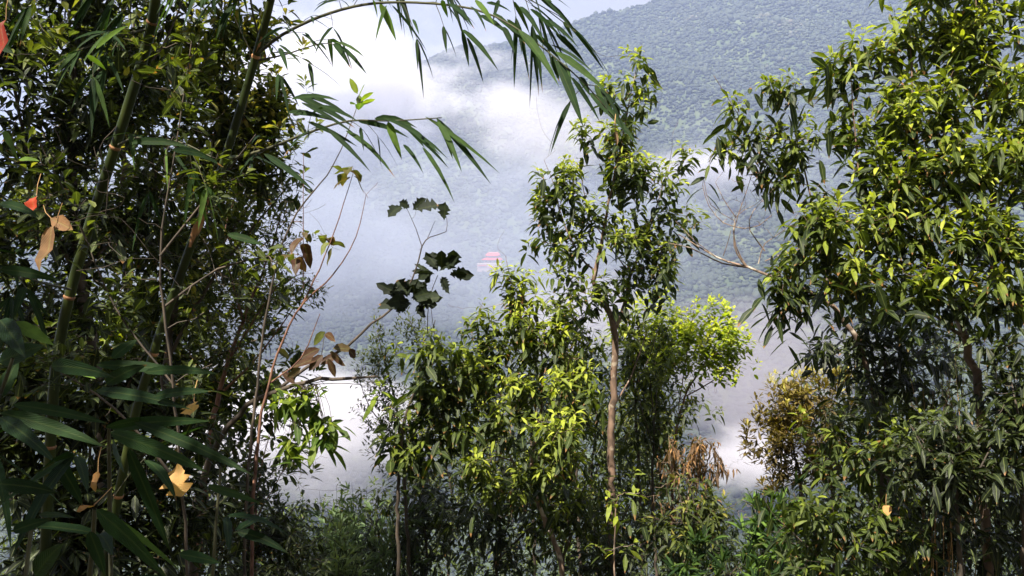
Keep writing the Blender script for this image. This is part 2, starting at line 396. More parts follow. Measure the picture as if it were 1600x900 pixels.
# ================================================================== SETTING
def grid_sheet(name, xs, ys, zf, mat):
    X, Y = np.meshgrid(xs, ys); Z = zf(X, Y); V = np.stack([X, Y, Z], -1).reshape(-1, 3)
    nx, ny = len(xs), len(ys); i = (np.arange(ny - 1)[:, None] * nx + np.arange(nx - 1)[None]).ravel()
    F = np.stack([i, i + 1, i + nx + 1, i + nx], -1)
    return mesh_from(name, V, [F], mat)
M['soil'] = plain_mat('forest_soil', (.022, .026, .012), (.07, .055, .030), 3.0, .95, .6)
M['hill'] = plain_mat('hill_soil', (.03, .05, .02), (.07, .09, .04), .05, .95, 0)
xs = np.concatenate([np.linspace(-400, -12, 40), np.linspace(-11.6, 11.6, 59), np.linspace(12, 400, 40)])
ys = np.concatenate([np.linspace(-60, -4, 15), np.linspace(-3.5, 18, 60), np.linspace(20, 440, 70)])
tag(grid_sheet('ground', xs, ys, gz, M['soil']), kind='structure')

RU = [(-1.2, .02), (-.55, .13), (-.35, .20), (-.2, .25), (-.113, .283), (-.08, .298), (0, .310), (.06, .322), (.085, .338), (.12, .348), (.17, .358), (.20, .372), (.32, .405), (.65, .42), (1.2, .42)]
def mountain_z(x, y):
    u = x / np.maximum(y, 1); YR = 1500.
    Rz = np.interp(u, [a for a, b in RU], [b for a, b in RU]) * YR
    t = np.clip((y - 420) / (YR - 420), 0, 1)
    base = -186 + (Rz + 186) * (t ** 1.12)
    beyond = np.clip(y - YR, 0, 1e9); base = base - .55 * beyond
    gul = np.abs(fbm((x + .55 * y) * .0035, (y - .3 * x) * .0012, 21, 4))
    amp = 120 * np.sin(np.pi * np.clip(t, 0, 1)) ** .8
    return base - amp * (gul - .25) + 7 * fbm(x * .02, y * .02, 31, 3) * np.clip(t * 4, 0, 1)
xs = np.linspace(-2200, 2400, 300); ys = np.concatenate([np.linspace(400, 1500, 130), np.linspace(1510, 2600, 40)])
tag(grid_sheet('mountain', xs, ys, mountain_z, M['hill']), kind='structure')
def far_z(x, y):
    h = 640 * np.exp(-((x + 1500) / 700) ** 2) + 560 * np.exp(-((x + 400) / 900) ** 2) + 600 * np.exp(-((x + 3200) / 900) ** 2)
    t = np.clip((y - 2700) / 500, 0, 1)
    return -190 + (h + 190 + 60 * fbm(x * .003, y * .003, 4)) * t - np.clip(y - 3300, 0, 1e9) * .5
tag(grid_sheet('distant_ridge', np.linspace(-5000, 3000, 120), np.linspace(2700, 4300, 40), far_z, M['hill']), kind='structure')

# far forest on the mountain, one mass of crowns
def ico(sub):
    p = (1 + 5 ** .5) / 2
    v = [(-1, p, 0), (1, p, 0), (-1, -p, 0), (1, -p, 0), (0, -1, p), (0, 1, p), (0, -1, -p), (0, 1, -p), (p, 0, -1), (p, 0, 1), (-p, 0, -1), (-p, 0, 1)]
    f = [(0, 11, 5), (0, 5, 1), (0, 1, 7), (0, 7, 10), (0, 10, 11), (1, 5, 9), (5, 11, 4), (11, 10, 2), (10, 7, 6), (7, 1, 8), (3, 9, 4), (3, 4, 2), (3, 2, 6), (3, 6, 8), (3, 8, 9), (4, 9, 5), (2, 4, 11), (6, 2, 10), (8, 6, 7), (9, 8, 1)]
    v = [tuple(norm(a)) for a in v]
    for _ in range(sub):
        c = {}; nf = []
        def mid(a, b):
            k = (min(a, b), max(a, b))
            if k not in c: v.append(tuple(norm(np.array(v[a]) + np.array(v[b])))); c[k] = len(v) - 1
            return c[k]
        for a, b, d in f:
            x, y, z = mid(a, b), mid(b, d), mid(d, a); nf += [(a, x, z), (b, y, x), (d, z, y), (x, y, z)]
        f = nf
    return np.array(v), np.array(f)
def forest_mat():
    m, n, l = newmat('far_forest')
    out = n.new('ShaderNodeOutputMaterial'); pb = n.new('ShaderNodeBsdfPrincipled'); pb.inputs['Roughness'].default_value = .8
    at = n.new('ShaderNodeAttribute'); at.attribute_name = 'leaf'; sp = n.new('ShaderNodeSeparateColor'); l.new(at.outputs[0], sp.inputs[0])
    rp = ramp(n, [(0, (.018, .029, .018)), (.45, (.026, .040, .023)), (.8, (.042, .056, .030)), (1, (.11, .10, .07))]); l.new(sp.outputs[0], rp.inputs[0])
    l.new(rp.outputs[0], pb.inputs[0]); l.new(pb.outputs[0], out.inputs[0]); return m
def far_forest():
    r = rng(77); N = 150000
    y = 425 + (1560 - 425) * r.random(N) ** .8
    x = (r.random(N) * 1.62 - .78) * y
    z = mountain_z(x, y)
    # keep clear of the buildings
    ok = (np.hypot(x + 20, y - 760) > 16)
    x, y, z = x[ok], y[ok], z[ok]; N = len(x)
    rad = r.uniform(1.3, 3.4, N) * (.75 + .5 * y / 1500)
    hgt = rad * r.uniform(.45, .85, N)
    big = r.random(N) < .07
    rad[big] *= 1.5; hgt[big] *= 2.2
    V = []; F = []; A = []; n = 0
    tone = np.clip(.35 + .5 * fbm(x * .006, y * .004, 8) + .25 * fbm(x * .03, y * .03, 18) + r.normal(0, .15, N), 0, 1)
    for sub, sel in ((1, y < 820), (0, y >= 820)):
        bv, bf = ico(sub); k = len(bv); idx = np.where(sel)[0]
        jit = 1 + r.normal(0, .16, (len(idx), k, 1))
        v = bv[None] * jit * np.stack([rad[idx], rad[idx], hgt[idx]], -1)[:, None] + np.stack([x[idx], y[idx], z[idx] + hgt[idx] * .5], -1)[:, None]
        V.append(v.reshape(-1, 3)); F.append((n + np.arange(len(idx))[:, None, None] * k + bf[None]).reshape(-1, 3)); n += len(idx) * k
        A.append(np.repeat(np.stack([tone[idx]] * 3, -1)[:, None], k, 1).reshape(-1, 3))
    o = mesh_from('forest', np.concatenate(V), [np.concatenate(F)], forest_mat(), attrs={'leaf': np.concatenate(A)})
    tag(o, 'hazy green forest covering the far mountainside', 'forest', kind='stuff')
far_forest()

# ------------------------------------------------------------------ air
def box_obj(name, lo, hi, mat):
    lo = np.array(lo, float); hi = np.array(hi, float)
    V = np.array([[(lo, hi)[i][0], (lo, hi)[j][1], (lo, hi)[k][2]] for i in (0, 1) for j in (0, 1) for k in (0, 1)])
    F = np.array([[0, 1, 3, 2], [4, 6, 7, 5], [0, 4, 5, 1], [2, 3, 7, 6], [0, 2, 6, 4], [1, 5, 7, 3]])
    return mesh_from(name, V, [F], mat, smooth=False)
def haze_mat(name, dens, col):
    m, n, l = newmat(name); out = n.new('ShaderNodeOutputMaterial'); v = n.new('ShaderNodeVolumePrincipled')
    v.inputs['Color'].default_value = (*col, 1); v.inputs['Density'].default_value = dens; v.inputs['Anisotropy'].default_value = 0.1
    l.new(v.outputs[0], out.inputs['Volume']); return m
hz = box_obj('haze', (-5600, -120, -215), (5600, 4400, 690), haze_mat('haze_air', .00031, (.42, .51, .84)))
tag(hz, 'thin blue haze filling the valley air', 'haze', kind='stuff')

def mist_mat(name, dens, scale, thr, wid, seed, col=(.95, .93, 1.0)):
    m, n, l = newmat(name); out = n.new('ShaderNodeOutputMaterial'); v = n.new('ShaderNodeVolumePrincipled')
    v.inputs['Color'].default_value = (*col, 1); v.inputs['Anisotropy'].default_value = .0
    tc = n.new('ShaderNodeTexCoord'); g = n.new('ShaderNodeNewGeometry')
    mp = n.new('ShaderNodeMapping'); mp.inputs['Location'].default_value = (seed * 37.1, seed * 11.3, seed * 5.7)
    mp.inputs['Scale'].default_value = (1, 1, 1.7); l.new(g.outputs['Position'], mp.inputs[0])
    nz = n.new('ShaderNodeTexNoise'); nz.inputs['Scale'].default_value = scale; nz.inputs['Detail'].default_value = 5; nz.inputs['Roughness'].default_value = .66
    l.new(mp.outputs[0], nz.inputs['Vector'])
    ln = n.new('ShaderNodeVectorMath'); ln.operation = 'LENGTH'; l.new(tc.outputs['Object'], ln.inputs[0])
    fall = n.new('ShaderNodeMapRange'); fall.inputs[1].default_value = 1.; fall.inputs[2].default_value = .15
    fall.inputs[3].default_value = -.30; fall.inputs[4].default_value = .16; l.new(ln.outputs['Value'], fall.inputs[0])
    ad = n.new('ShaderNodeMath'); ad.operation = 'ADD'; l.new(nz.outputs[0], ad.inputs[0]); l.new(fall.outputs[0], ad.inputs[1])
    mr = n.new('ShaderNodeMapRange'); mr.inputs[1].default_value = thr; mr.inputs[2].default_value = thr + wid
    mr.inputs[3].default_value = 0; mr.inputs[4].default_value = dens; mr.interpolation_type = 'SMOOTHSTEP'
    l.new(ad.outputs[0], mr.inputs[0]); l.new(mr.outputs[0], v.inputs['Density']); l.new(v.outputs[0], out.inputs['Volume'])
    return m
def mist(px, py, Y, rx, ry, dy, dens, label, seed, scale=.008, thr=.47, wid=.28, tilt=0, col=(.95, .93, 1.0)):
    bv, bf = ico(2)
    o = mesh_from('mist', bv, [bf], mist_mat('mist_vapour', dens, scale, thr, wid, seed, col))
    c = P(px, py, Y); s = Y / FPX
    o.location = tuple(c); o.scale = (rx * s * 1.05, dy, ry * s * 1.05); o.rotation_euler = (0, R(tilt), 0)
    tag(o, label, 'mist', 'mist drifting across the mountainside', 'stuff')
MIST = True
if MIST:
    mist(540, 120, 1150, 380, 170, 220, .020, 'bright white cloud bank hiding the left end of the ridge', 1, thr=.42)
    mist(810, 210, 900, 250, 140, 150, .009, 'white cloud wisps rising in front of the mountain beside the central tree', 2, scale=.007, thr=.40)
    mist(800, 150, 820, 100, 75, 70, .010, 'small steep plume of cloud rising above the wisps', 8, scale=.014, thr=.45)
    mist(1120, 275, 850, 200, 90, 120, .014, 'ragged mist patch between the central tree and the right tree', 3, scale=.009, thr=.40, col=(.82, .80, .90))
    mist(1180, 600, 520, 210, 190, 90, .022, 'mist pool low in the valley right of the central tree', 4, scale=.008, thr=.30, wid=.4, col=(.54, .51, .56))
    mist(1180, 350, 800, 260, 230, 110, .0040, 'faint grey veil over the slope between the central and right trees', 11, scale=.006, thr=.24, wid=.45, col=(.60, .64, .76))
    mist(1190, 720, 470, 150, 70, 50, .050, 'bright white mist tuft at the bottom of the right hand gap', 10, scale=.014, thr=.34)
    mist(900, 500, 560, 260, 130, 90, .010, 'pale mist low behind the central tree trunk', 5, scale=.010, thr=.38, col=(.80, .77, .86))
    mist(470, 680, 500, 340, 180, 80, .027, 'white mist at the valley bottom beyond the left bushes', 6, scale=.012, thr=.36)
    mist(860, 430, 720, 420, 240, 100, .0066, 'faint grey mist veil over the slope around the red roofed building', 9, scale=.006, thr=.26, wid=.4, col=(.62, .67, .82))
    mist(480, 400, 800, 480, 300, 200, .0072, 'thin grey mist veil over the lower mountainside on the left', 7, scale=.005, thr=.24, wid=.45, col=(.63, .67, .80))

# ================================================================== FAR BUILDINGS
def slab(V, F, n, pts_lo, pts_hi):
    V += [*pts_lo, *pts_hi]; k = len(pts_lo)
    F.append([n + i for i in range(k)][::-1]); F.append([n + k + i for i in range(k)])
    for i in range(k): F.append([n + i, n + (i + 1) % k, n + k + (i + 1) % k, n + k + i])
    return n + 2 * k
def poly_obj(name, V, F, mat, parent):
    me = bpy.data.meshes.new(name); me.from_pydata([tuple(map(float, v)) for v in V], [], F); me.update(); me.materials.append(mat)
    o = bpy.data.objects.new(name, me); COL.objects.link(o); o.parent = parent; return o
def boxes(name, bl, mat, parent):
    V = []; F = []; n = 0
    for x0, x1, y0, y1, z0, z1 in bl:
        n = slab(V, F, n, [(x0, y0, z0), (x1, y0, z0), (x1, y1, z0), (x0, y1, z0)], [(x0, y0, z1), (x1, y0, z1), (x1, y1, z1), (x0, y1, z1)])
    return poly_obj(name, V, F, mat, parent)
def hip_roof(name, x0, x1, y0, y1, z0, h, inset, mat, parent, lift=.5):
    """hipped roof with up-turned corners"""
    xm0, xm1, ym = x0 + inset, x1 - inset, (y0 + y1) / 2
    V = [(x0, y0, z0 + lift), ((x0 + x1) / 2, y0, z0), (x1, y0, z0 + lift), (x1, ym, z0), (x1, y1, z0 + lift), ((x0 + x1) / 2, y1, z0), (x0, y1, z0 + lift), (x0, ym, z0),
         (xm0, ym, z0 + h), (xm1, ym, z0 + h)]
    V += [(a, b, c - .35) for a, b, c in V[:8]]
    F = [[0, 1, 9, 8], [1, 2, 9], [2, 3, 9], [3, 4, 9], [4, 5, 8, 9], [5, 6, 8], [6, 7, 8], [7, 0, 8]]
    for i in range(8): F.append([10 + i, 10 + (i + 1) % 8, (i + 1) % 8, i])
    F.append([17, 16, 15, 14, 13, 12, 11, 10])
    return poly_obj(name, V, F, mat, parent)
M['redroof'] = plain_mat('red_roof_tile', (.55, .035, .022), (.72, .07, .05), 2., .6, .2)
M['plaster'] = plain_mat('pale_plaster', (.30, .22, .21), (.40, .30, .29), 1., .8)
M['opening'] = plain_mat('dark_opening', (.02, .02, .022), (.04, .04, .04), 1., .3)
M['whitetrim'] = plain_mat('white_ridge', (.55, .45, .44), (.62, .52, .50), 1., .6)
def temple(px, py, Y, sc, label, rot=-.2):
    c = P(px, py, Y); z = float(mountain_z(c[0], c[1]))
    # slide along the sight line until it sits on the slope
    for yy in np.arange(560, 1200, 3):
        q = P(px, py, yy)
        if mountain_z(q[0], q[1]) >= q[2] - 5 * sc: c = q; break
    t = empty('red_roofed_building', (c[0], c[1], float(mountain_z(c[0], c[1])) - .5)); t.rotation_euler = (0, 0, rot); t.scale = (sc,) * 3
    tag(t, label, 'building')
    w = boxes('wall', [(-9, 9, -5, 5, -8, 3.2), (-5.5, 5.5, -3, 3, 5.6, 7.6)], M['plaster'], t)
    hip_roof('lower_roof', -11, 11, -7, 7, 3.3, 2.9, 4, M['redroof'], t)
    hip_roof('upper_roof', -7.4, 7.4, -4.8, 4.8, 7.7, 3.4, 2.5, M['redroof'], t)
    for x in (-6.5, -2.2, 2.2, 6.5): boxes('window', [(x - .9, x + .9, -5.06, -5.002, .6, 2.4)], M['opening'], w)
    boxes('terrace', [(-14, 12, -13, -5.1, -9, -1.4)], M['plaster'], t)
    boxes('awning', [(-13, -4, -14.5, -13.32, -3.2, -2.6), (-2, 11, -14.5, -13.32, -5.2, -4.6)], M['redroof'], t)
    boxes('railing', [(-14, 12, -13.3, -13.01, -1.4, -.4)], M['whitetrim'], t)
    boxes('ridge_trim', [(-4.9, 4.9, -.3, .3, 11.0, 11.5)], M['whitetrim'], t)
    return c
temple(771, 404, 760, 1.0, 'red roofed two tier hall alone on the misty mountainside')

# ================================================================== BAMBOO
def leaf_px(Lv, lst, Y, seed, mat_tone=(.2, .6), shape='bamboo', wpx=12, droop=.22, fold=.3):
    """individually placed leaves: (px0,py0,px1,py1[,width px[,tone[,Y]]])"""
    r = rng(seed)
    for i, e in enumerate(lst):
        x0, y0, x1, y1 = e[:4]; w = e[4] if len(e) > 4 else wpx; tn = e[5] if len(e) > 5 else r.uniform(*mat_tone); Yb = e[6] if len(e) > 6 else Y + r.uniform(-.12, .12)
        a = P(x0, y0, Yb); b = P(x1, y1, Yb + r.uniform(-.12, .05)); v = b - a; L = np.linalg.norm(v)
        dr = droop * r.uniform(.5, 1.2); v2 = v + np.array([0, 0, L * dr]); d = norm(v2)
        L2 = np.linalg.norm(v2) / (1 - .25 * min(dr, 1))
        face = norm(np.array([r.uniform(-.5, .5), -1., r.uniform(-.3, .8)]))
        nr = norm(face - d * np.dot(face, d))
        Lv.add(a[None], d[None], nr[None], L2, w * Yb / FPX, dr / (np.linalg.norm(v2) / L / (1 - .25 * min(dr, 1))) * 1.0, tn, shape, fold, seed + i)
def spray(Lv, Tb, r, line, n, L=(.14, .22), W=.016, twig=.12, tone=(.2, .7), hang=.5, per=(3, 6), rad=.0012, out=None):
    """leafy twiglets off a branch"""
    seg = norm(np.gradient(line[:, :3], axis=0)); m = len(line)
    for i in range(n):
        j = int(r.uniform(.12, 1) * (m - 1)); p = line[j, :3]; d = seg[j]
        o = norm(d * .9 + r.normal(0, .5, 3) + np.array([0, 0, -.1])) if out is None else norm(d * .6 + out + r.normal(0, .45, 3))
        tl = twig * r.uniform(.4, 1.3); e = p + o * tl + np.array([0, 0, -.15 * tl]); mid = (p + e) / 2 + np.array([0, 0, .06 * tl])
        Tb.add(np.array([p, mid, e]), [rad, rad * .8, rad * .5], 3)
        k = int(r.integers(*per)); sx = norm(np.cross(o, [0, 0, 1]))
        for q in range(k):
            s = (q - (k - 1) / 2) / max(1, k - 1)
            dd = norm(o * .8 + sx * s * 1.1 + np.array([0, 0, -hang * r.uniform(.3, 1.3)]) + r.normal(0, .12, 3))
            bb = e - o * tl * .35 * abs(s) * r.random()
            up = np.array([0, 0, 1.]) + r.normal(0, .4, 3) + np.array([0, -.3, 0]); nn = norm(up - dd * np.dot(up, dd))
            Lk = r.uniform(*L) * (1 - .3 * abs(s))
            Lv.add(bb[None], dd[None], nn[None], Lk, W * r.uniform(.75, 1.2), r.uniform(.1, .5), np.clip(r.uniform(*tone), 0, 1), 'bamboo', .3, int(r.integers(1e6)))
def bamboo(name, label, path, nodes, seed, branches, explicit=(), Yleaf=1.8, group='bamboo culms', sheaths=(), mat='bamboo'):
    r = rng(seed)
    pts = [[*P(a, b, Y), rm / 1000] for a, b, Y, rm in path]; p = pts[0]; g = float(gz(p[0], p[1]))
    if p[2] > g + .05: pts.insert(0, [p[0] - .12, p[1] - .02, g - .05, p[3] * 1.1])
    sp = smooth_path(pts, .04); org = sp[0, :3].copy(); root = empty(name, org); tag(root, label, 'bamboo', group)
    cum = np.concatenate([[0], np.cumsum(np.linalg.norm(np.diff(sp[:, :3], axis=0), axis=1))])
    tb = Tubes(); tb.add(sp[:, :3], sp[:, 3], 14); tb.build('culm', M['culm'], root, org)
    pix = 800 + sp[:, 0] / sp[:, 1] * FPX, 450 - (sp[:, 2] - CAMZ) / sp[:, 1] * FPX
    for i, ny in enumerate(nodes):
        j = int(np.argmin(np.abs(pix[1] - ny))); j = min(max(j, 1), len(sp) - 2); c = sp[j, :3]; d = norm(sp[j + 1, :3] - sp[j - 1, :3]); rr = sp[j, 3]
        t2 = Tubes(); s = np.array([-.006, -.003, .0, .0025, .005]); t2.add(c + d * s[:, None], rr * np.array([1.005, 1.06, 1.15, 1.05, 1.005]), 14)
        t2.build('node_ring', M['sheath'], root, org)
    for (y0, y1) in sheaths:
        j0 = int(np.argmin(np.abs(pix[1] - y0))); j1 = int(np.argmin(np.abs(pix[1] - y1))); j0, j1 = min(j0, j1), max(j0, j1)
        q = sp[j0:j1 + 1]; k = len(q); an = np.linspace(-.2, 2.0, 7); V = []
        for i in range(k):
            t = i / (k - 1); w_ = .2 + np.sin(np.pi * min(1, t * 1.1 + .05)) ; a_ = -1.2 + np.linspace(-.9, .9, 7) * max(.05, w_)
            rr = q[i, 3] * (1.08 + .25 * t); V.append(np.stack([q[i, 0] + rr * np.cos(a_), q[i, 1] + rr * np.sin(a_), np.full(7, q[i, 2])], -1))
        V = np.concatenate(V); ii = (np.arange(k - 1)[:, None] * 7 + np.arange(6)[None]).ravel()
        mesh_from('sheath', V, [np.stack([ii, ii + 1, ii + 8, ii + 7], -1)], M['sheath'], root, org)
    for bi, br in enumerate(branches):
        Lv = Leaves(); bt = Tubes()
        ln = smooth_path([[*P(a, b, Y), rm / 1000] for a, b, Y, rm in br['p']], .04); bt.add(ln[:, :3], ln[:, 3], 6)
        spray(Lv, bt, r, ln, br.get('n', 10), L=br.get('L', (.14, .22)), W=br.get('W', .016), twig=br.get('twig', .12), tone=br.get('tone', (.1, .6)), hang=br.get('hang', .6), per=br.get('per', (3, 6)))
        if bi < len(explicit): leaf_px(Lv, explicit[bi][1], explicit[bi][0], seed + 5)
        bo = bt.build('branch', M['culmbranch'], root, org); Lv.build('leaves', M[mat], bo, org)
    return root

top_leaves = [(810, 47, 874, 136, 15), (870, 94, 912, 200, 15), (868, 81, 951, 147, 13), (921, 145, 998, 228, 12), (892, 120, 938, 192, 8), (860, 70, 928, 114, 10),
              (836, 55, 877, 96, 12), (828, 14, 878, 60, 11), (786, 42, 805, 84, 9), (802, 2, 828, 54, 8), (722, 48, 733, 106, 8), (729, 58, 756, 132, 9), (722, 46, 780, 112, 8),
              (593, 6, 620, 66, 11, .9), (604, 8, 586, 67, 7), (582, 0, 590, 28, 9, .8), (742, 0, 774, 42, 9, .8), (612, 8, 668, 82, 5), (645, 30, 655, 55, 5),
              (862, 88, 874, 128, 10), (842, 80, 862, 118, 9), (930, 132, 945, 178, 10), (880, 100, 893, 132, 9), (905, 120, 922, 150, 12), (868, 52, 915, 100, 9), (850, 30, 905, 76, 8), (812, 10, 850, 66, 9),
              (770, 20, 822, 70, 8), (750, 24, 800, 60, 8), (700, 6, 742, 46, 8), (760, 5, 800, 20, 8), (880, 34, 896, 62, 6), (792, 30, 840, 90, 9), (780, 0, 770, 34, 7), (690, 0, 700, 28, 8), (735, 10, 760, 50, 7)]
low_leaves = [(683, 189, 721, 268, 11), (681, 184, 768, 289, 9), (664, 182, 782, 272, 7), (606, 190, 628, 250, 12, .85), (600, 185, 702, 250, 8), (642, 206, 702, 264, 8), (660, 230, 711, 318, 7), (630, 226, 662, 272, 6),
              (619, 189, 688, 242, 9), (540, 204, 618, 278, 8), (521, 68, 549, 109, 9), (524, 66, 570, 90, 8), (532, 72, 574, 117, 7), (690, 200, 708, 250, 7), (700, 215, 722, 270, 6), (560, 190, 640, 216, 9), (585, 186, 652, 200, 10), (625, 186, 664, 232, 10),
              (500, 68, 511, 80, 5), (436, 75, 450, 112, 8), (436, 70, 472, 102, 6), (412, 240, 492, 300, 11, .2, 1.5), (462, 150, 555, 200, 12, .3), (470, 148, 540, 176, 9), (455, 155, 530, 158, 9), (470, 160, 560, 214, 7), (500, 165, 560, 190, 8), (450, 175, 525, 190, 10), (480, 190, 560, 230, 8), (510, 200, 580, 270, 8)]
bamboo('bamboo', 'olive bamboo culm leaning right with a long arching leafy branch over the valley',
       [(150, 1000, 2.6, 14.5), (200, 700, 2.5, 14), (240, 552, 2.45, 13.5), (282, 430, 2.4, 13), (318, 330, 2.35, 12.5), (346, 265, 2.3, 12), (400, 88, 2.2, 11), (428, -20, 2.1, 10), (500, -330, 1.9, 6)],
       [88, 325, 560, 780], 101,
       [dict(p=[(400, 86, 2.2, 5), (440, 55, 2.1, 4.2), (500, 26, 2.0, 3.8), (570, 7, 1.9, 3.3), (650, 4, 1.8, 2.8), (740, 14, 1.75, 2.4), (800, 40, 1.7, 2.1), (860, 84, 1.65, 1.8), (915, 132, 1.6, 1.4), (960, 185, 1.6, 1)], n=13, L=(.07, .13), W=.009, tone=(.1, .5), twig=.07, per=(2, 4)),
        dict(p=[(352, 250, 2.25, 5), (410, 235, 2.15, 4), (480, 208, 2.05, 3.2), (545, 189, 2.0, 2.4), (610, 189, 1.9, 1.9), (690, 184, 1.85, 1.2)], n=7, L=(.07, .12), W=.010, tone=(.0, .3), twig=.06, per=(2, 3)),
        dict(p=[(402, 95, 2.2, 3), (450, 84, 2.1, 2), (500, 68, 2.05, 1.4), (530, 71, 2.0, 1)], n=4, L=(.08, .13), W=.011, twig=.06, per=(2, 4)),
        dict(p=[(425, 0, 2.1, 4), (380, -40, 2.1, 3), (300, -60, 2.0, 2)], n=12, L=(.10, .16)),
        dict(p=[(405, 60, 2.2, 3.5), (395, 20, 2.15, 3), (385, -40, 2.1, 2.6), (370, -120, 2.05, 2)], n=6, L=(.10, .16)),
        dict(p=[(440, -60, 2.1, 4), (560, -60, 2.0, 3), (700, -40, 1.9, 2.4), (820, -5, 1.8, 1.6), (900, 50, 1.75, 1)], n=14, L=(.09, .15), W=.011, twig=.08)],
       [(1.7, top_leaves), (1.95, low_leaves)], sheaths=[(395, 318), (92, 70)])
bamboo('bamboo', 'stouter green bamboo culm with peeling node nearest the left edge',
       [(60, 1000, 2.6, 16), (82, 640, 2.5, 16), (96, 520, 2.45, 15.5), (130, 385, 2.4, 15), (180, 230, 2.3, 14.5), (232, 60, 2.2, 14), (248, -40, 2.1, 13), (290, -330, 2.0, 9)],
       [45, 230, 455, 690], 103,
       [dict(p=[(182, 228, 2.3, 4), (215, 215, 2.2, 3), (280, 222, 2.1, 2.5), (330, 245, 2.0, 1.5)], n=5, L=(.09, .16), W=.013, tone=(.3, .8)),
        dict(p=[(235, 45, 2.2, 4), (190, 55, 2.1, 3), (120, 80, 2.0, 2)], n=6, L=(.09, .16), W=.013),
        dict(p=[(110, 452, 2.4, 4), (60, 440, 2.2, 3), (0, 420, 2.0, 2)], n=5, L=(.09, .16), W=.013, tone=(.0, .4)),
        dict(p=[(248, -20, 2.2, 4), (180, -40, 2.1, 3), (60, -20, 2.0, 2)], n=8, L=(.09, .16), W=.013)],
       [(1.6, [(0, 70, 22, 84, 14, .2), (5, 205, 28, 250, 10, .8), (30, 250, 62, 252, 9, .9), (0, 318, 62, 340, 16, .35), (0, 421, 98, 440, 17, .3), (205, 223, 300, 232, 12, .5), (150, 76, 200, 40, 9, .95), (136, 86, 166, 110, 9, .9), (355, 366, 415, 385, 12, .5), (270, 235, 350, 262, 12, .3)])])

# low broad bamboo in the near lower left corner: one clump per stem
bl1 = [(0, 645, 168, 700, 23, .35), (0, 652, 88, 724, 24, .15), (20, 632, 170, 662, 18, .3), (172, 676, 325, 738, 25, .45), (170, 668, 330, 658, 20, .3), (165, 668, 265, 652, 14, .5), (210, 660, 400, 745, 19, .2), (200, 700, 265, 860, 23, .12),
       (90, 720, 130, 790, 22, .1), (176, 690, 195, 740, 20, .2)]
bl2 = [(150, 796, 262, 905, 27, .45), (155, 797, 285, 895, 10, .7), (20, 830, 78, 812, 20, .2), (55, 900, 98, 850, 30, .2), (140, 830, 165, 900, 26, .1), (60, 805, 120, 810, 9, .3), (280, 866, 345, 880, 20, .4), (0, 756, 90, 770, 24, .05), (325, 760, 412, 788, 18, .35)]
bl3 = [(0, 565, 70, 540, 30, .35), (20, 505, 85, 540, 22, .85), (80, 572, 180, 590, 26, .12), (150, 570, 300, 582, 18, .25), (165, 600, 230, 570, 22, .1), (225, 582, 345, 585, 15, .3), (0, 620, 30, 560, 26, .3), (90, 570, 150, 592, 18, .95), (0, 500, 40, 560, 30, .1), (175, 560, 215, 530, 18, .3), (150, 610, 300, 640, 20, .12), (240, 620, 330, 612, 16, .2)]
def low_bamboo(label, stem, lst, Y, seed, n=18, tone=(0, .4)):
    r = rng(seed); pts = [[*P(a, b, YY), rm / 1000] for a, b, YY, rm in stem]; p = pts[0]; g = float(gz(p[0], p[1]))
    if p[2] > g + .05: pts.insert(0, [p[0], p[1] + .02, g - .02, p[3]])
    sp = smooth_path(pts, .04); org = sp[0, :3].copy(); root = empty('dwarf_bamboo', org); tag(root, label, 'bamboo', 'low broad leaved bamboo')
    tb = Tubes(); tb.add(sp[:, :3], sp[:, 3], 6); Lv = Leaves(); leaf_px(Lv, lst, Y, seed, droop=.12, fold=.18)
    spray(Lv, tb, r, sp, n, L=(.12, .22), W=.021, twig=.10, tone=tone, hang=.6, per=(2, 5))
    tb.build('stem', M['culmbranch'], root, org); Lv.build('leaves', M['bamboo'], root, org)
low_bamboo('broad leaved bamboo sprig spreading long dark blades just below the bamboo culms', [(175, 1050, 1.5, 4), (172, 820, 1.45, 4), (170, 665, 1.35, 3)], bl1, 1.3, 201, 9)
low_bamboo('dark bamboo sprig with one long pale ribbed blade at the bottom left', [(110, 1080, 1.2, 4), (140, 900, 1.2, 4), (148, 795, 1.15, 3)], bl2, 1.15, 202, 6)
low_bamboo('dark bamboo tuft against the left edge with one yellow green blade', [(-40, 1000, 1.5, 4), (-20, 700, 1.5, 4), (20, 560, 1.45, 3)], bl3, 1.5, 203, 8)
low_bamboo('drooping dark bamboo blades in the bottom left corner', [(30, 1100, 1.4, 4), (40, 900, 1.45, 4), (60, 760, 1.5, 3)], [], 1.5, 204, 12, (0, .3))
low_bamboo('shaded bamboo sprig right of the yellow dead leaf', [(330, 1050, 1.9, 4), (335, 860, 1.9, 4), (345, 730, 1.9, 3)], [], 1.9, 205, 9, (0, .4))

# ================================================================== TREES AND SHRUBS
cat_ = lambda *a: np.concatenate([x for x in a])
DROOP = dict(n=8, L=.092, W=.026, spread=(35, 105), span=.07, grav=.10, droop=(.1, .65), tone=(.25, .95), fold=.3, jit=.4)
OLDER = dict(frac=.65, back=.09, n=6, L=.10, W=.038, spread=(45, 100), span=.14, grav=.22, droop=(.05, .5), tone=(.05, .45), fold=.22, shape='oval', jit=.5)

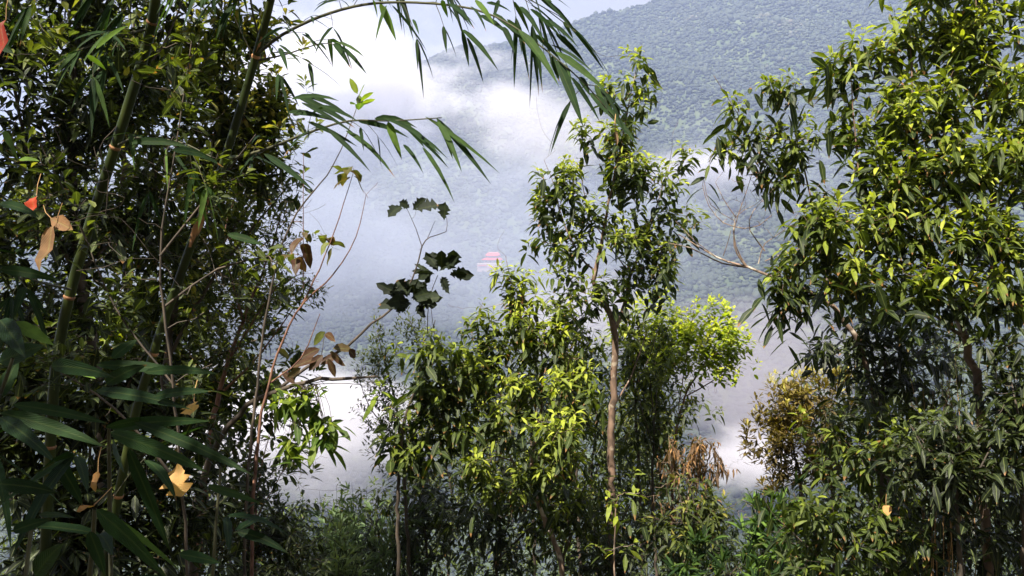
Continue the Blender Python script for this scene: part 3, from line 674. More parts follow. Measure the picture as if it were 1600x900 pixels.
# --- centre tree
r = rng(1)
ctips = cat_(E(r, 1000, 85, 22, 28, 6.0, 5), E(r, 975, 130, 32, 30, 6.0, 9), E(r, 1012, 130, 20, 35, 6.0, 6), E(r, 925, 190, 26, 26, 6.0, 8), E(r, 1000, 190, 40, 36, 6.0, 14),
             E(r, 1000, 240, 60, 30, 5.8, 20), E(r, 955, 225, 45, 40, 6, 16), E(r, 1045, 265, 32, 30, 5.9, 9), E(r, 885, 250, 40, 34, 6, 14), E(r, 925, 290, 50, 36, 5.9, 22), E(r, 1000, 290, 60, 45, 5.9, 30),
             E(r, 860, 310, 32, 40, 6.1, 13), E(r, 1055, 335, 35, 30, 5.9, 11), E(r, 940, 350, 75, 40, 5.9, 34), E(r, 850, 370, 28, 32, 6.1, 10), E(r, 1010, 370, 60, 40, 5.9, 24), E(r, 900, 410, 60, 30, 5.9, 18),
             E(r, 845, 290, 16, 40, 6.1, 5), E(r, 1010, 420, 50, 40, 5.9, 18), E(r, 975, 450, 60, 30, 5.9, 12), E(r, 1045, 420, 40, 30, 5.9, 9), E(r, 880, 460, 40, 25, 5.9, 8))
plant('tree', 'slender tree with a forked pinkish brown trunk standing in the centre', 'tree',
      [[(955, 905, 6, 31), (954, 780, 6, 29), (956, 650, 6, 27), (960, 515, 6, 25), (940, 470, 5.95, 20), (928, 440, 5.9, 18), (938, 390, 5.9, 14), (950, 320, 5.9, 9), (968, 240, 5.95, 7), (985, 150, 6, 4), (1003, 70, 6, 2)],
       [(960, 515, 6, 21), (975, 478, 6.05, 17), (985, 430, 6.1, 14), (1010, 370, 6.1, 8), (1030, 310, 6.1, 5), (1045, 260, 6.1, 3)],
       [(932, 430, 5.9, 8), (900, 390, 5.95, 7), (878, 340, 6, 5), (866, 290, 6, 3), (850, 250, 6.05, 1.5)],
       [(985, 430, 6.1, 6), (950, 380, 6.1, 5), (920, 330, 6.1, 4), (905, 260, 6.1, 3)],
       [(955, 640, 6, 8), (985, 590, 6.1, 6), (1010, 520, 6.2, 4)]],
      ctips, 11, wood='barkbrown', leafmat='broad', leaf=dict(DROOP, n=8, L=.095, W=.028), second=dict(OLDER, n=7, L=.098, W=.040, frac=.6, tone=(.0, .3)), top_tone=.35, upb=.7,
      bare=cat_(np.array([P(925, 75, 6), P(838, 152, 6), P(846, 200, 6), P(868, 235, 6), P(1060, 190, 6), P(1050, 215, 6), P(1085, 330, 6)])))

# --- right big tree and its neighbours
r = rng(2)
rt = cat_(E(r, 1330, 95, 40, 50, 4.2, 12), E(r, 1380, 60, 50, 50, 4.2, 18), E(r, 1450, 40, 70, 50, 4.2, 35), E(r, 1540, 50, 70, 60, 4.1, 45), E(r, 1330, 190, 40, 40, 4.2, 13), E(r, 1400, 160, 60, 50, 4.1, 32),
          E(r, 1480, 150, 60, 60, 4.1, 40), E(r, 1570, 150, 50, 60, 4.0, 35), E(r, 1380, 250, 60, 50, 4.0, 29), E(r, 1460, 260, 60, 50, 4.0, 35), E(r, 1550, 260, 60, 60, 3.9, 43), E(r, 1300, 350, 60, 40, 3.8, 27),
          E(r, 1390, 340, 70, 45, 3.9, 35), E(r, 1480, 360, 70, 50, 3.9, 40), E(r, 1570, 370, 50, 60, 3.8, 35), E(r, 1290, 410, 50, 30, 3.8, 16), E(r, 1340, 430, 60, 30, 3.9, 18), E(r, 1430, 440, 70, 40, 3.9, 27), E(r, 1540, 450, 70, 40, 3.9, 27),
          E(r, 1620, 60, 50, 90, 4.1, 27), E(r, 1640, 250, 60, 90, 4.0, 27), E(r, 1500, -40, 120, 40, 4.2, 40), E(r, 1650, 420, 60, 90, 3.9, 24))
plant('tree', 'tall leafy tree with yellow green drooping leaf tips filling the right side', 'tree',
      [[(1545, 900, 4.1, 24), (1535, 740, 4.1, 23), (1528, 610, 4.1, 22), (1510, 540, 4.1, 20), (1495, 480, 4.1, 18), (1460, 400, 4.1, 14), (1440, 320, 4.1, 11), (1432, 220, 4.15, 8), (1425, 120, 4.2, 5), (1420, 20, 4.2, 3)],
       [(1495, 480, 4.1, 13), (1530, 400, 4.1, 11), (1550, 300, 4.1, 9), (1545, 180, 4.1, 7), (1530, 60, 4.15, 5), (1520, -40, 4.2, 3)],
       [(1460, 400, 4.1, 9), (1400, 350, 4.05, 7), (1350, 300, 4.1, 5), (1335, 200, 4.15, 4), (1328, 90, 4.2, 2)],
       [(1510, 530, 4.1, 9), (1440, 480, 4.0, 8), (1370, 440, 3.9, 6), (1310, 400, 3.85, 4), (1270, 370, 3.8, 2.5)],
       [(1550, 330, 4.1, 6), (1585, 250, 4.05, 5), (1610, 150, 4.1, 3), (1625, 60, 4.1, 2)]],
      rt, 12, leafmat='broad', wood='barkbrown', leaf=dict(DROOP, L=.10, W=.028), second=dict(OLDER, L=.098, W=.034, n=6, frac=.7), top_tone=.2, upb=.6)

r = rng(3)
bt = cat_(E(r, 1220, 125, 36, 24, 4.6, 10), E(r, 1150, 165, 30, 24, 4.6, 7), E(r, 1190, 210, 46, 24, 4.6, 13), E(r, 1240, 225, 44, 34, 4.6, 17), E(r, 1140, 235, 26, 22, 4.6, 7), E(r, 1225, 290, 30, 26, 4.6, 8), E(r, 1240, 180, 24, 30, 4.6, 5), E(r, 1230, 400, 50, 36, 4.4, 17), E(r, 1200, 445, 40, 22, 4.4, 11), E(r, 1260, 450, 45, 30, 4.4, 15),
          E(r, 1285, 300, 30, 40, 4.5, 10))
plant('tree', 'smaller tree with a bare lichened bough reaching left and a dark drooping tuft above it', 'tree',
      [[(1400, 900, 4.6, 20), (1380, 700, 4.6, 19), (1350, 560, 4.55, 16), (1300, 480, 4.5, 13), (1240, 445, 4.5, 10), (1168, 418, 4.6, 7), (1120, 402, 4.7, 5), (1060, 366, 4.8, 3)],
       [(1300, 480, 4.5, 8), (1285, 400, 4.5, 6), (1265, 300, 4.6, 5), (1245, 220, 4.6, 4), (1230, 130, 4.6, 2)],
       [(1168, 418, 4.6, 5), (1150, 385, 4.6, 3.5), (1148, 340, 4.6, 2.4), (1180, 320, 4.6, 1.8), (1215, 290, 4.6, 1.2)],
       [(1148, 345, 4.6, 2), (1110, 320, 4.6, 1.8), (1100, 280, 4.6, 1.4)],
       [(1262, 290, 4.6, 3), (1190, 250, 4.6, 2.2), (1160, 190, 4.6, 1.8), (1115, 118, 4.6, 1.6)],
       [(1120, 402, 4.7, 3), (1090, 380, 4.7, 2.4), (1055, 345, 4.7, 1.4)],
       [(1185, 412, 4.6, 3.4), (1195, 380, 4.6, 2.6), (1225, 360, 4.6, 2), (1250, 330, 4.6, 1.3)],
       [(1168, 418, 4.6, 7.0), (1152, 398, 4.6, 4.2), (1146, 370, 4.6, 3.6), (1152, 340, 4.6, 2.8), (1166, 300, 4.6, 2.2), (1178, 262, 4.6, 1.5)],
       [(1163, 357, 4.55, 3.6), (1130, 348, 4.6, 2.8), (1108, 322, 4.6, 2.2), (1098, 290, 4.6, 1.8), (1102, 272, 4.6, 1.4)],
       [(1195, 392, 4.6, 4.2), (1172, 360, 4.6, 3.1), (1176, 330, 4.6, 2.5), (1205, 300, 4.6, 1.8), (1212, 282, 4.6, 1.4)],
       [(1150, 340, 4.6, 2.8), (1130, 310, 4.6, 2.2), (1118, 285, 4.6, 1.7)],
       [(1280, 380, 4.6, 3.5), (1230, 395, 4.6, 3.1), (1195, 408, 4.6, 3.1)],
       [(1163, 357, 4.6, 3.4), (1186, 352, 4.6, 2.5), (1206, 336, 4.6, 1.8)],
       [(1168, 418, 4.6, 5.6), (1130, 412, 4.7, 4.8), (1080, 388, 4.8, 3.6), (1045, 380, 4.9, 2.2)],
       [(1130, 400, 4.65, 2.5), (1138, 376, 4.6, 2.0), (1142, 360, 4.6, 1.4)]],
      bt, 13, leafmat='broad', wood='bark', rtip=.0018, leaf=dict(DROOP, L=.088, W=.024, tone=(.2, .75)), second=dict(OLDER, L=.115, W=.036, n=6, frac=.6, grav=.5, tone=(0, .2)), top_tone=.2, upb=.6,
      bare=cat_(E(r, 1160, 300, 60, 40, 4.6, 30), E(r, 1220, 330, 40, 40, 4.6, 14), np.array([P(1098, 262, 4.6), P(1130, 268, 4.6), P(1165, 262, 4.6), P(1185, 160, 4.6), P(1205, 165, 4.6)])))

r = rng(4)
plant('shrub', 'light yellow green shrub behind the central trunk', 'shrub',
      [[(1050, 800, 7.2, 14), (1055, 690, 7.2, 12), (1070, 620, 7.2, 9), (1100, 570, 7.2, 6), (1140, 510, 7.2, 3)],
       [(1055, 690, 7.2, 8), (1030, 600, 7.2, 6), (1020, 530, 7.2, 4), (1035, 490, 7.2, 2)], [(1070, 620, 7.2, 6), (1120, 590, 7.2, 5), (1160, 540, 7.2, 2)], [(1060, 640, 7.2, 5), (1075, 540, 7.2, 4), (1085, 480, 7.2, 2)]],
      cat_(E(r, 1090, 505, 60, 36, 7.2, 90), E(r, 1140, 520, 40, 38, 7.2, 70), E(r, 1060, 540, 60, 36, 7.2, 80), E(r, 1120, 560, 52, 30, 7.2, 50), E(r, 1035, 480, 40, 28, 7.2, 36), E(r, 1100, 470, 30, 14, 7.2, 8)),
      14, wood='barkred', leafmat='fresh', leaf=dict(n=9, L=.065, W=.034, shape='oval', spread=(30, 90), span=.12, grav=.2, droop=(.05, .3), tone=(.25, .85)), upb=.8,
      bare=E(r, 1130, 610, 50, 40, 7.2, 18))

r = rng(5)
plant('shrub', 'fine leaved dark shrub left of the central thicket', 'shrub',
      [[(640, 900, 5.8, 14), (630, 740, 5.8, 12), (620, 640, 5.8, 8), (600, 560, 5.8, 4), (590, 520, 5.8, 2)], [(630, 740, 5.8, 8), (660, 620, 5.8, 5), (650, 530, 5.8, 3), (640, 500, 5.8, 2)], [(625, 690, 5.8, 5), (580, 640, 5.8, 4), (560, 590, 5.8, 2)]],
      cat_(E(r, 600, 545, 42, 40, 5.8, 60), E(r, 650, 520, 46, 34, 5.8, 55), E(r, 580, 620, 38, 50, 5.8, 60), E(r, 630, 620, 50, 60, 5.8, 80), E(r, 600, 690, 44, 36, 5.8, 45), E(r, 560, 560, 14, 20, 5.8, 8)),
      15, wood='barkdark', leafmat='olive', leaf=dict(n=11, L=.046, W=.015, shape='small', spread=(30, 80), span=.10, grav=.0, droop=(0, .2), tone=(.05, .5)), upb=.9)
plant('shrub', 'dark glossy sapling with hanging leaves and blistered white leaf left of centre', 'shrub',
      [[(622, 900, 4.9, 12), (622, 780, 4.9, 11), (628, 680, 4.9, 9), (650, 600, 4.9, 6), (670, 540, 4.9, 4), (680, 500, 4.9, 2)], [(628, 680, 4.9, 6), (690, 600, 4.9, 5), (710, 540, 4.9, 3)], [(625, 720, 4.9, 5), (660, 660, 4.9, 4), (720, 640, 4.9, 2)], [(680, 530, 4.9, 2.5), (672, 470, 4.9, 1.6)]],
      cat_(E(r, 670, 530, 50, 30, 4.9, 18), E(r, 690, 590, 54, 40, 4.9, 26), E(r, 640, 660, 50, 40, 4.9, 20), E(r, 700, 670, 40, 40, 4.9, 16), E(r, 650, 600, 50, 30, 4.9, 14), E(r, 615, 700, 30, 30, 4.8, 8)),
      16, wood='barkdark', leafmat='broad', leaf=dict(DROOP, n=7, L=.09, W=.027, tone=(.15, .7)), second=dict(OLDER, L=.12, W=.045, n=7), top_tone=.1, upb=.5)

r = rng(6)
plant('tree', 'bushy sapling crowned with lime green leaf tips just left of the central trunk', 'tree',
      [[(880, 905, 5.1, 18), (845, 800, 5.1, 15), (830, 740, 5.1, 13), (848, 620, 5.15, 9), (845, 540, 5.2, 6), (830, 470, 5.2, 3)],
       [(845, 800, 5.1, 8), (800, 720, 5.1, 7), (770, 640, 5.1, 5), (750, 560, 5.1, 3)], [(830, 740, 5.1, 7), (870, 640, 5.0, 5), (890, 560, 5.0, 3)], [(800, 720, 5.1, 6), (740, 700, 5, 4), (720, 650, 5, 2)],
       [(820, 760, 5.1, 6), (850, 700, 4.9, 5), (870, 660, 4.8, 3)], [(845, 545, 5.2, 4), (800, 440, 5.3, 3), (790, 400, 5.3, 1.6)]],
      cat_(E(r, 800, 450, 34, 30, 5.2, 12), E(r, 840, 440, 30, 30, 5.2, 10), E(r, 760, 520, 44, 36, 5.1, 22), E(r, 830, 500, 54, 40, 5.1, 30), E(r, 890, 500, 44, 40, 5.0, 20), E(r, 740, 570, 44, 40, 5.0, 24), E(r, 810, 580, 60, 40, 5.0, 34),
           E(r, 890, 590, 44, 40, 4.9, 20), E(r, 760, 650, 60, 40, 4.9, 26), E(r, 840, 670, 60, 44, 4.7, 30), E(r, 880, 720, 36, 40, 4.7, 14), E(r, 740, 720, 50, 36, 4.8, 18), E(r, 800, 740, 60, 40, 4.8, 16), E(r, 910, 450, 20, 22, 5, 4), E(r, 780, 425, 20, 16, 5.2, 4)),
      17, wood='bark', leafmat='broad', leaf=dict(DROOP, n=8, L=.095, W=.026, tone=(.3, 1.0)), second=dict(OLDER, L=.098, W=.036, n=6), top_tone=.15, upb=.6,
      bare=cat_(np.array([P(788, 360, 5.3), P(778, 388, 5.3), P(782, 370, 5.3), P(700, 475, 5.1), P(716, 480, 5.1), P(740, 480, 5.1), P(748, 472, 5.1)]), E(r, 820, 800, 70, 60, 5, 20)))
plant('shrub', 'small sapling with a bright star of leaves low in front of the central trunk', 'shrub',
      [[(965, 980, 4.6, 6), (960, 880, 4.6, 5), (962, 800, 4.6, 4), (965, 775, 4.6, 3)]],
      cat_(np.array([P(948, 775, 4.6), P(975, 770, 4.6), P(1000, 770, 4.6), P(960, 790, 4.6), P(930, 850, 4.6), P(955, 860, 4.6), P(990, 850, 4.6)])),
      18, wood='bark', leafmat='broad', leaf=dict(DROOP, n=7, L=.10, W=.03, tone=(.5, 1.0)), upb=.6)

# yellow-brown flowering shrub on the right
r = rng(7)
def gold_extra(root, org, rr):
    
    for tips in (E(rr, 1255, 585, 30, 14, 6, 14), E(rr, 1215, 600, 22, 14, 6, 7)):
        L2 = Leaves()
        rosettes(L2, rr, tips, np.tile([0, 0, 1.], (len(tips), 1)), 18, .05, .006, spread=(5, 80), span=.02, grav=-.1, droop=(-.1, .1), shape='small', tone=(.8, 1.), fold=.1)
        L2.build('flower_head', M['gold'], root, org)
plant('shrub', 'bronze leaved shrub with spiky yellow flower heads below the right tree', 'shrub',
      [[(1260, 900, 6, 14), (1255, 780, 6, 12), (1240, 700, 6, 8), (1230, 620, 6, 4), (1245, 590, 6, 2)], [(1240, 700, 6, 6), (1200, 660, 6, 4), (1180, 620, 6, 2)], [(1250, 740, 6, 5), (1210, 720, 6, 3), (1180, 690, 6, 2)], [(1250, 760, 6, 5), (1290, 660, 6, 4), (1275, 600, 6, 2)]],
      cat_(E(r, 1250, 610, 40, 24, 6, 30), E(r, 1205, 640, 36, 36, 6, 34), E(r, 1185, 680, 26, 30, 6, 16), E(r, 1250, 660, 50, 40, 6, 40), E(r, 1220, 710, 40, 34, 6, 22), E(r, 1290, 600, 36, 30, 6, 30), E(r, 1285, 700, 50, 50, 6, 50), E(r, 1230, 740, 60, 40, 6, 50), E(r, 1230, 650, 60, 50, 6, 40)),
      19, wood='barkdark', leafmat='gold', leaf=dict(n=16, L=.068, W=.020, shape='obov', spread=(15, 85), span=.06, grav=-.05, droop=(-.05, .25), tone=(.1, .6)), upb=.8, top_tone=.3, extra=gold_extra,
      bare=cat_(E(r, 1160, 690, 20, 40, 6, 6), E(r, 1150, 730, 20, 30, 6, 5)))

# brown dead shrub
r = rng(8)
plant('dead_shrub', 'withered orange brown shrub at the right foot of the central tree', 'dead shrub',
      [[(1070, 900, 5.6, 10), (1075, 800, 5.6, 8), (1080, 720, 5.6, 5), (1095, 680, 5.6, 2)], [(1075, 800, 5.6, 5), (1050, 740, 5.6, 3), (1045, 680, 5.6, 2)], [(1075, 820, 5.6, 4), (1110, 760, 5.6, 3), (1130, 720, 5.6, 1.5)]],
      cat_(E(r, 1080, 705, 44, 30, 5.6, 40), E(r, 1060, 760, 40, 40, 5.6, 18), E(r, 1110, 730, 30, 30, 5.6, 16), E(r, 1125, 800, 40, 40, 5.6, 10)),
      20, wood='straw2', leafmat='dead', leaf=dict(n=8, L=.065, W=.016, shape='lance', spread=(60, 150), span=.07, grav=.5, droop=(.3, 1.0), tone=(.0, .6), wave=.05), upb=.3, wig=.12,
      bare=cat_(E(r, 1060, 780, 60, 70, 5.6, 50), E(r, 1130, 790, 50, 50, 5.6, 40)))

# --- right lower thicket, shaded shrubs
def shade_shrub(label, px, py, rx, ry, Y, n, seed, mat='dark', tone=(.05, .6), leaf=None, second=True, base_px=None, name='shrub', wood='barkdark', bare=0, cat='shrub'):
    r = rng(seed); bx = px if base_px is None else base_px
    limbs = [[(bx, min(py + ry * 1.6, 1000), Y, 12), (bx + r.uniform(-10, 10), py + ry * .8, Y, 9), (px, py, Y, 6), (px + r.uniform(-.3, .3) * rx, py - ry * .7, Y, 3)]]
    for q in range(3):
        a = r.uniform(-1, 1); limbs.append([(bx + (px - bx) * .3, py + ry * .7, Y, 6), (px + a * rx * .5, py + ry * .1, Y + r.uniform(-.2, .2), 4), (px + a * rx * .9, py - ry * r.uniform(.2, .8), Y, 2)])
    lf = dict(DROOP, n=8, L=.09, W=.027, tone=tone); lf.update(leaf or {})
    return plant(name, label, cat, limbs, E(r, px, py, rx, ry, Y, n), seed, wood=wood, leafmat=mat, leaf=lf, second=dict(OLDER, L=.09, W=.032, n=5, tone=(.05, .5)) if second else None, upb=.5,
                 bare=E(r, px, py + ry * .5, rx, ry * .8, Y, bare) if bare else None)
for a in [
    ('leafy shrub filling the gap low behind the lime tipped sapling', 700, 740, 120, 90, 7.6, 150, 317, 'olive', (.1, .7)),
    ('broad shrub low behind the central trunk', 900, 790, 130, 90, 7.8, 160, 318, 'olive', (.1, .7)),
    ('bushy shrub low behind the withered shrub', 1040, 800, 90, 80, 7.6, 110, 319, 'olive', (.1, .7)),
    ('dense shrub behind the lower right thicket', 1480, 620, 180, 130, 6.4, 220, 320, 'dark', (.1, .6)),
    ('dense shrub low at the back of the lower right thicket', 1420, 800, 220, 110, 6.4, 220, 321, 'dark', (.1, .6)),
    ('dark shrub at the back of the lower left slope', 380, 850, 140, 80, 6.6, 150, 322, 'dark', (.1, .6)),
    ('shrub in the shade low behind the reddish leaved bough', 560, 870, 120, 50, 8.0, 100, 323, 'olive', (.1, .7)),
    ('airy shrub with mid green leaves close behind the central fork', 995, 550, 60, 70, 6.8, 110, 324, 'broad', (.45, 1.)),
    ('shrub between the central trunk and the light yellow green shrub', 1030, 570, 60, 70, 7.6, 110, 325, 'olive', (.3, .9)),
    ('shrub just left of the central trunk at half its height', 900, 580, 60, 90, 6.3, 110, 326, 'broad', (.3, .95)),
    ('leafy green shrub on the slope between the thick green shrub and the central trunk', 880, 770, 80, 80, 5.3, 90, 330, 'broad', (.2, .8)),
    ('green shrub growing up through the withered shrub', 1085, 800, 60, 60, 5.3, 60, 331, 'olive', (.1, .8)),
    ('large leafy shrub seen low between the stems left of the central trunk', 780, 680, 160, 90, 8.2, 240, 332, 'olive', (.15, .8)),
    ('large leafy shrub seen low between the stems right of the central trunk', 1010, 700, 100, 110, 8.4, 220, 333, 'olive', (.15, .8)),
    ('wide shrub at the back of the slope beneath the small gap left of centre', 520, 830, 150, 50, 8.4, 180, 334, 'olive', (.1, .7)),
    ('dusky sapling with one pale spotted whorl of leaves in the lower right thicket', 1380, 690, 100, 80, 4.2, 80, 301, 'broad', (.1, .55)),
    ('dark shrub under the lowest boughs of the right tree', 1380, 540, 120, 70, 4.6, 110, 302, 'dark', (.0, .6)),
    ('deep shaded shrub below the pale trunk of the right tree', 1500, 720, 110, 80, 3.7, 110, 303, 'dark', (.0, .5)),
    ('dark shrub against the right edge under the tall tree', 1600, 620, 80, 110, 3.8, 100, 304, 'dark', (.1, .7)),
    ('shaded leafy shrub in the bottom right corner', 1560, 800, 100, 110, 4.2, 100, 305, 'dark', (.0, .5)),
    ('drooping shrub at the bottom edge right of the dwarf bamboo', 1310, 840, 110, 90, 3.9, 90, 306, 'broad', (.05, .45)),
    ('dim shrub at the bottom edge between the drooping shrub and the corner', 1440, 830, 90, 90, 4.5, 90, 307, 'dark', (.0, .5)),
    ('dark shrub behind the bronze leaved shrub', 1300, 640, 70, 80, 6.6, 70, 308, 'dark', (.1, .6)),
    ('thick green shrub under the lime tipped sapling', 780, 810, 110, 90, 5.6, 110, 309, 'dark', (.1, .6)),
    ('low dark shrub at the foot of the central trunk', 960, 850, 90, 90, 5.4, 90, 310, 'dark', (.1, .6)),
    ('mid green shrub behind the central trunk', 930, 680, 90, 90, 7.4, 110, 311, 'olive', (.1, .7)),
    ('leafy shrub right of the central trunk above the withered shrub', 1020, 640, 60, 80, 6.6, 90, 312, 'olive', (.1, .7)),
    ('shrub behind the lime tipped sapling', 830, 600, 110, 80, 6.8, 120, 313, 'dark', (.1, .7)),
    ('dark thicket shrub below the fine leaved shrub', 660, 800, 90, 90, 6.4, 110, 314, 'dark', (.0, .5)),
    ('low shrub behind the pale dwarf bamboo', 560, 860, 90, 60, 6.8, 80, 315, 'dark', (.0, .5)),
    ('low shrub right of the withered shrub at the bottom edge', 1130, 870, 90, 60, 6.8, 80, 316, 'dark', (.0, .6))]:
    shade_shrub(*a[:7], a[7], a[8], a[9], bare=int(max(20, a[6] * .35)))

# dead orange bamboo stalks leaning in the right thicket
r = rng(9)
for i, (px, lab) in enumerate([(1465, 'bundle of dry orange bamboo stalks in the shade of the right tree')]):
    c = P(px, 640, 4.3); root = empty('dry_stalks', (c[0], c[1], float(gz(c[0], c[1])))); tag(root, lab, 'dry stalks'); org = np.array(root.location)
    for q in range(16):
        a = P(px + r.uniform(-45, 55), 590 + r.uniform(-45, 60), 4.25 + r.uniform(-.25, .25)); b = np.array([c[0] + r.uniform(-.05, .10), c[1] + r.uniform(-.06, .06), org[2] - .02])
        m_ = a * .6 + b * .4 + r.normal(0, .07, 3); tb = Tubes(); sp = smooth_path([[*b, .003], [*m_, .0025], [*a, .0010]]); tb.add(sp[:, :3], sp[:, 3], 5); tb.build('stalk', M['straw'], root, org)

# low bamboo in the gaps
def clump(label, px, py, rx, ry, Y, n, seed, mat='palebamboo', tone=(.1, .9), L=(.10, .16), W=.014):
    r = rng(seed); c = P(px, py, Y); g = float(gz(c[0], c[1])); org = np.array([c[0], c[1], g]); root = empty('dwarf_bamboo', org); tag(root, label, 'bamboo', 'low broad leaved bamboo')
    tips = E(r, px, py, rx, ry, Y, n)
    for t in tips:
        tb = Tubes(); Lv = Leaves()
        b = org + np.array([r.uniform(-.25, .25), r.uniform(-.2, .2), 0]); b[2] = float(gz(b[0], b[1])) - .03
        m_ = b + (t - b) * .55 + np.array([0, 0, .1]); sp = smooth_path([[*b, .004], [*m_, .003], [*t, .0012]], .12); tb.add(sp[:, :3], sp[:, 3], 4)
        spray(Lv, tb, r, sp[len(sp) // 2:], 4, L=L, W=W, twig=.10, tone=tone, hang=.15, per=(5, 8), out=np.array([0, -.1, .5]))
        so = tb.build('stem', M['culm'], root, org); Lv.build('leaves', M[mat], so, org)
clump('grey green dwarf bamboo on the ridge below the mist', 530, 790, 60, 36, 6.4, 34, 401, tone=(0, .5))
clump('pale sunlit dwarf bamboo at the bottom between the dark bushes', 530, 850, 50, 36, 5.8, 30, 402, tone=(.3, 1.))
clump('bluish dwarf bamboo clump beside the dark thicket shrub', 600, 800, 46, 40, 6.2, 26, 403, tone=(0, .5))
clump('green dwarf bamboo fanning out below the bronze leaved shrub', 1180, 800, 70, 50, 4.8, 26, 404, mat='bamboo', tone=(.3, 1.), L=(.12, .2), W=.018)
clump('dark dwarf bamboo at the bottom right of the central trunk', 1080, 850, 60, 50, 4.8, 20, 405, mat='bamboo', tone=(.1, .8), L=(.12, .2), W=.018)
clump('green dwarf bamboo at the bottom edge under the bronze leaved shrub', 1220, 870, 60, 40, 4.4, 20, 406, mat='bamboo', tone=(.2, .9), L=(.12, .2), W=.018)

# --- left woodland
OLV = dict(n=9, L=.074, W=.027, shape='oval', spread=(25, 90), span=.11, grav=.05, droop=(.05, .35), tone=(.05, .75))
def ltree(label, limbs, tips, seed, mat='olive', leaf=None, wood='barkdark', bare=None, name='tree', second=None, upb=.4, tt=.2, cat='tree'):
    lf = dict(OLV); lf.update(leaf or {})
    return plant(name, label, cat, limbs, tips, seed, wood=wood, leafmat=mat, leaf=lf, upb=upb, top_tone=tt, bare=bare, second=second)
r = rng(21)
ltree('dark tree with a low forking trunk filling the upper left corner',
      [[(150, 1000, 3.9, 34), (160, 700, 3.9, 30), (130, 450, 3.9, 24), (110, 250, 3.9, 16), (120, 80, 3.9, 10), (140, -80, 3.9, 6)], [(130, 450, 3.9, 14), (60, 300, 3.8, 10), (20, 120, 3.8, 7), (0, -60, 3.8, 4)],
       [(110, 250, 3.9, 9), (200, 150, 3.9, 7), (260, 60, 3.9, 5), (300, -40, 3.9, 3)], [(160, 640, 3.9, 12), (100, 540, 3.8, 9), (30, 470, 3.8, 6)], [(130, 420, 3.9, 10), (230, 330, 4, 7), (300, 260, 4, 4)]],
      cat_(E(r, 40, 60, 90, 90, 3.8, 80), E(r, 160, 40, 110, 80, 3.9, 110), E(r, 60, 200, 110, 90, 3.8, 110), E(r, 190, 170, 90, 90, 3.9, 110), E(r, 60, 350, 120, 90, 3.8, 130), E(r, 190, 320, 100, 80, 4, 120), E(r, 60, 480, 110, 70, 3.8, 100), E(r, 180, -120, 260, 90, 3.8, 140), E(r, -140, 150, 110, 260, 3.7, 160)),
      501, mat='dark', leaf=dict(L=.078, W=.027, tone=(.0, .9)), bare=E(r, 120, 300, 160, 200, 3.9, 130))
r = rng(22)
ltree('olive leaved tree spreading behind the right hand bamboo culm',
      [[(235, 1000, 4.4, 30), (250, 760, 4.4, 26), (262, 560, 4.4, 20), (290, 400, 4.4, 14), (330, 240, 4.4, 9), (350, 100, 4.4, 5), (350, -40, 4.4, 3)], [(262, 560, 4.4, 12), (330, 440, 4.4, 9), (400, 350, 4.4, 6), (450, 290, 4.4, 3)],
       [(290, 400, 4.4, 9), (240, 260, 4.3, 7), (230, 120, 4.3, 4)], [(330, 240, 4.4, 6), (400, 180, 4.4, 4), (450, 140, 4.4, 2)], [(345, 130, 4.4, 5), (290, 30, 4.4, 3)]],
      cat_(E(r, 330, 60, 90, 70, 4.4, 100), E(r, 260, 130, 80, 70, 4.3, 80), E(r, 350, 160, 80, 60, 4.4, 100), E(r, 420, 150, 44, 44, 4.4, 34), E(r, 300, 250, 90, 60, 4.4, 100), E(r, 400, 250, 60, 60, 4.4, 60), E(r, 440, 200, 40, 50, 4.4, 30), E(r, 300, 360, 80, 60, 4.4, 80), E(r, 240, 440, 80, 70, 4.4, 70), E(r, 300, -90, 160, 70, 4.2, 90), E(r, 390, 30, 40, 30, 4.4, 16)),
      502, leaf=dict(L=.088, W=.033, shape='obov', tone=(.15, .95)), bare=E(r, 330, 300, 130, 180, 4.2, 150))
r = rng(23)
ltree('fine twigged tree with small olive leaves between the bamboo and the open valley',
      [[(300, 1000, 5, 26), (320, 760, 5, 22), (340, 620, 5, 15), (380, 500, 5, 10), (420, 400, 5, 6), (440, 330, 5, 3)], [(340, 620, 5, 9), (400, 560, 5, 6), (460, 480, 5, 3)], [(380, 500, 5, 7), (350, 380, 5, 4), (370, 300, 5, 2)], [(360, 560, 5, 7), (440, 440, 5, 4), (490, 450, 5, 2)]],
      cat_(E(r, 400, 300, 60, 50, 5, 80), E(r, 440, 370, 50, 44, 5, 60), E(r, 390, 420, 70, 50, 5, 90), E(r, 450, 450, 50, 24, 5, 60), E(r, 340, 440, 70, 70, 5, 80), E(r, 380, 500, 80, 40, 5, 70), E(r, 320, 560, 80, 50, 5, 60)),
      503, leaf=dict(n=9, L=.046, W=.015, tone=(.1, .9), shape='small'), wood='barkred', bare=E(r, 420, 460, 70, 120, 5, 120))
r = rng(24)
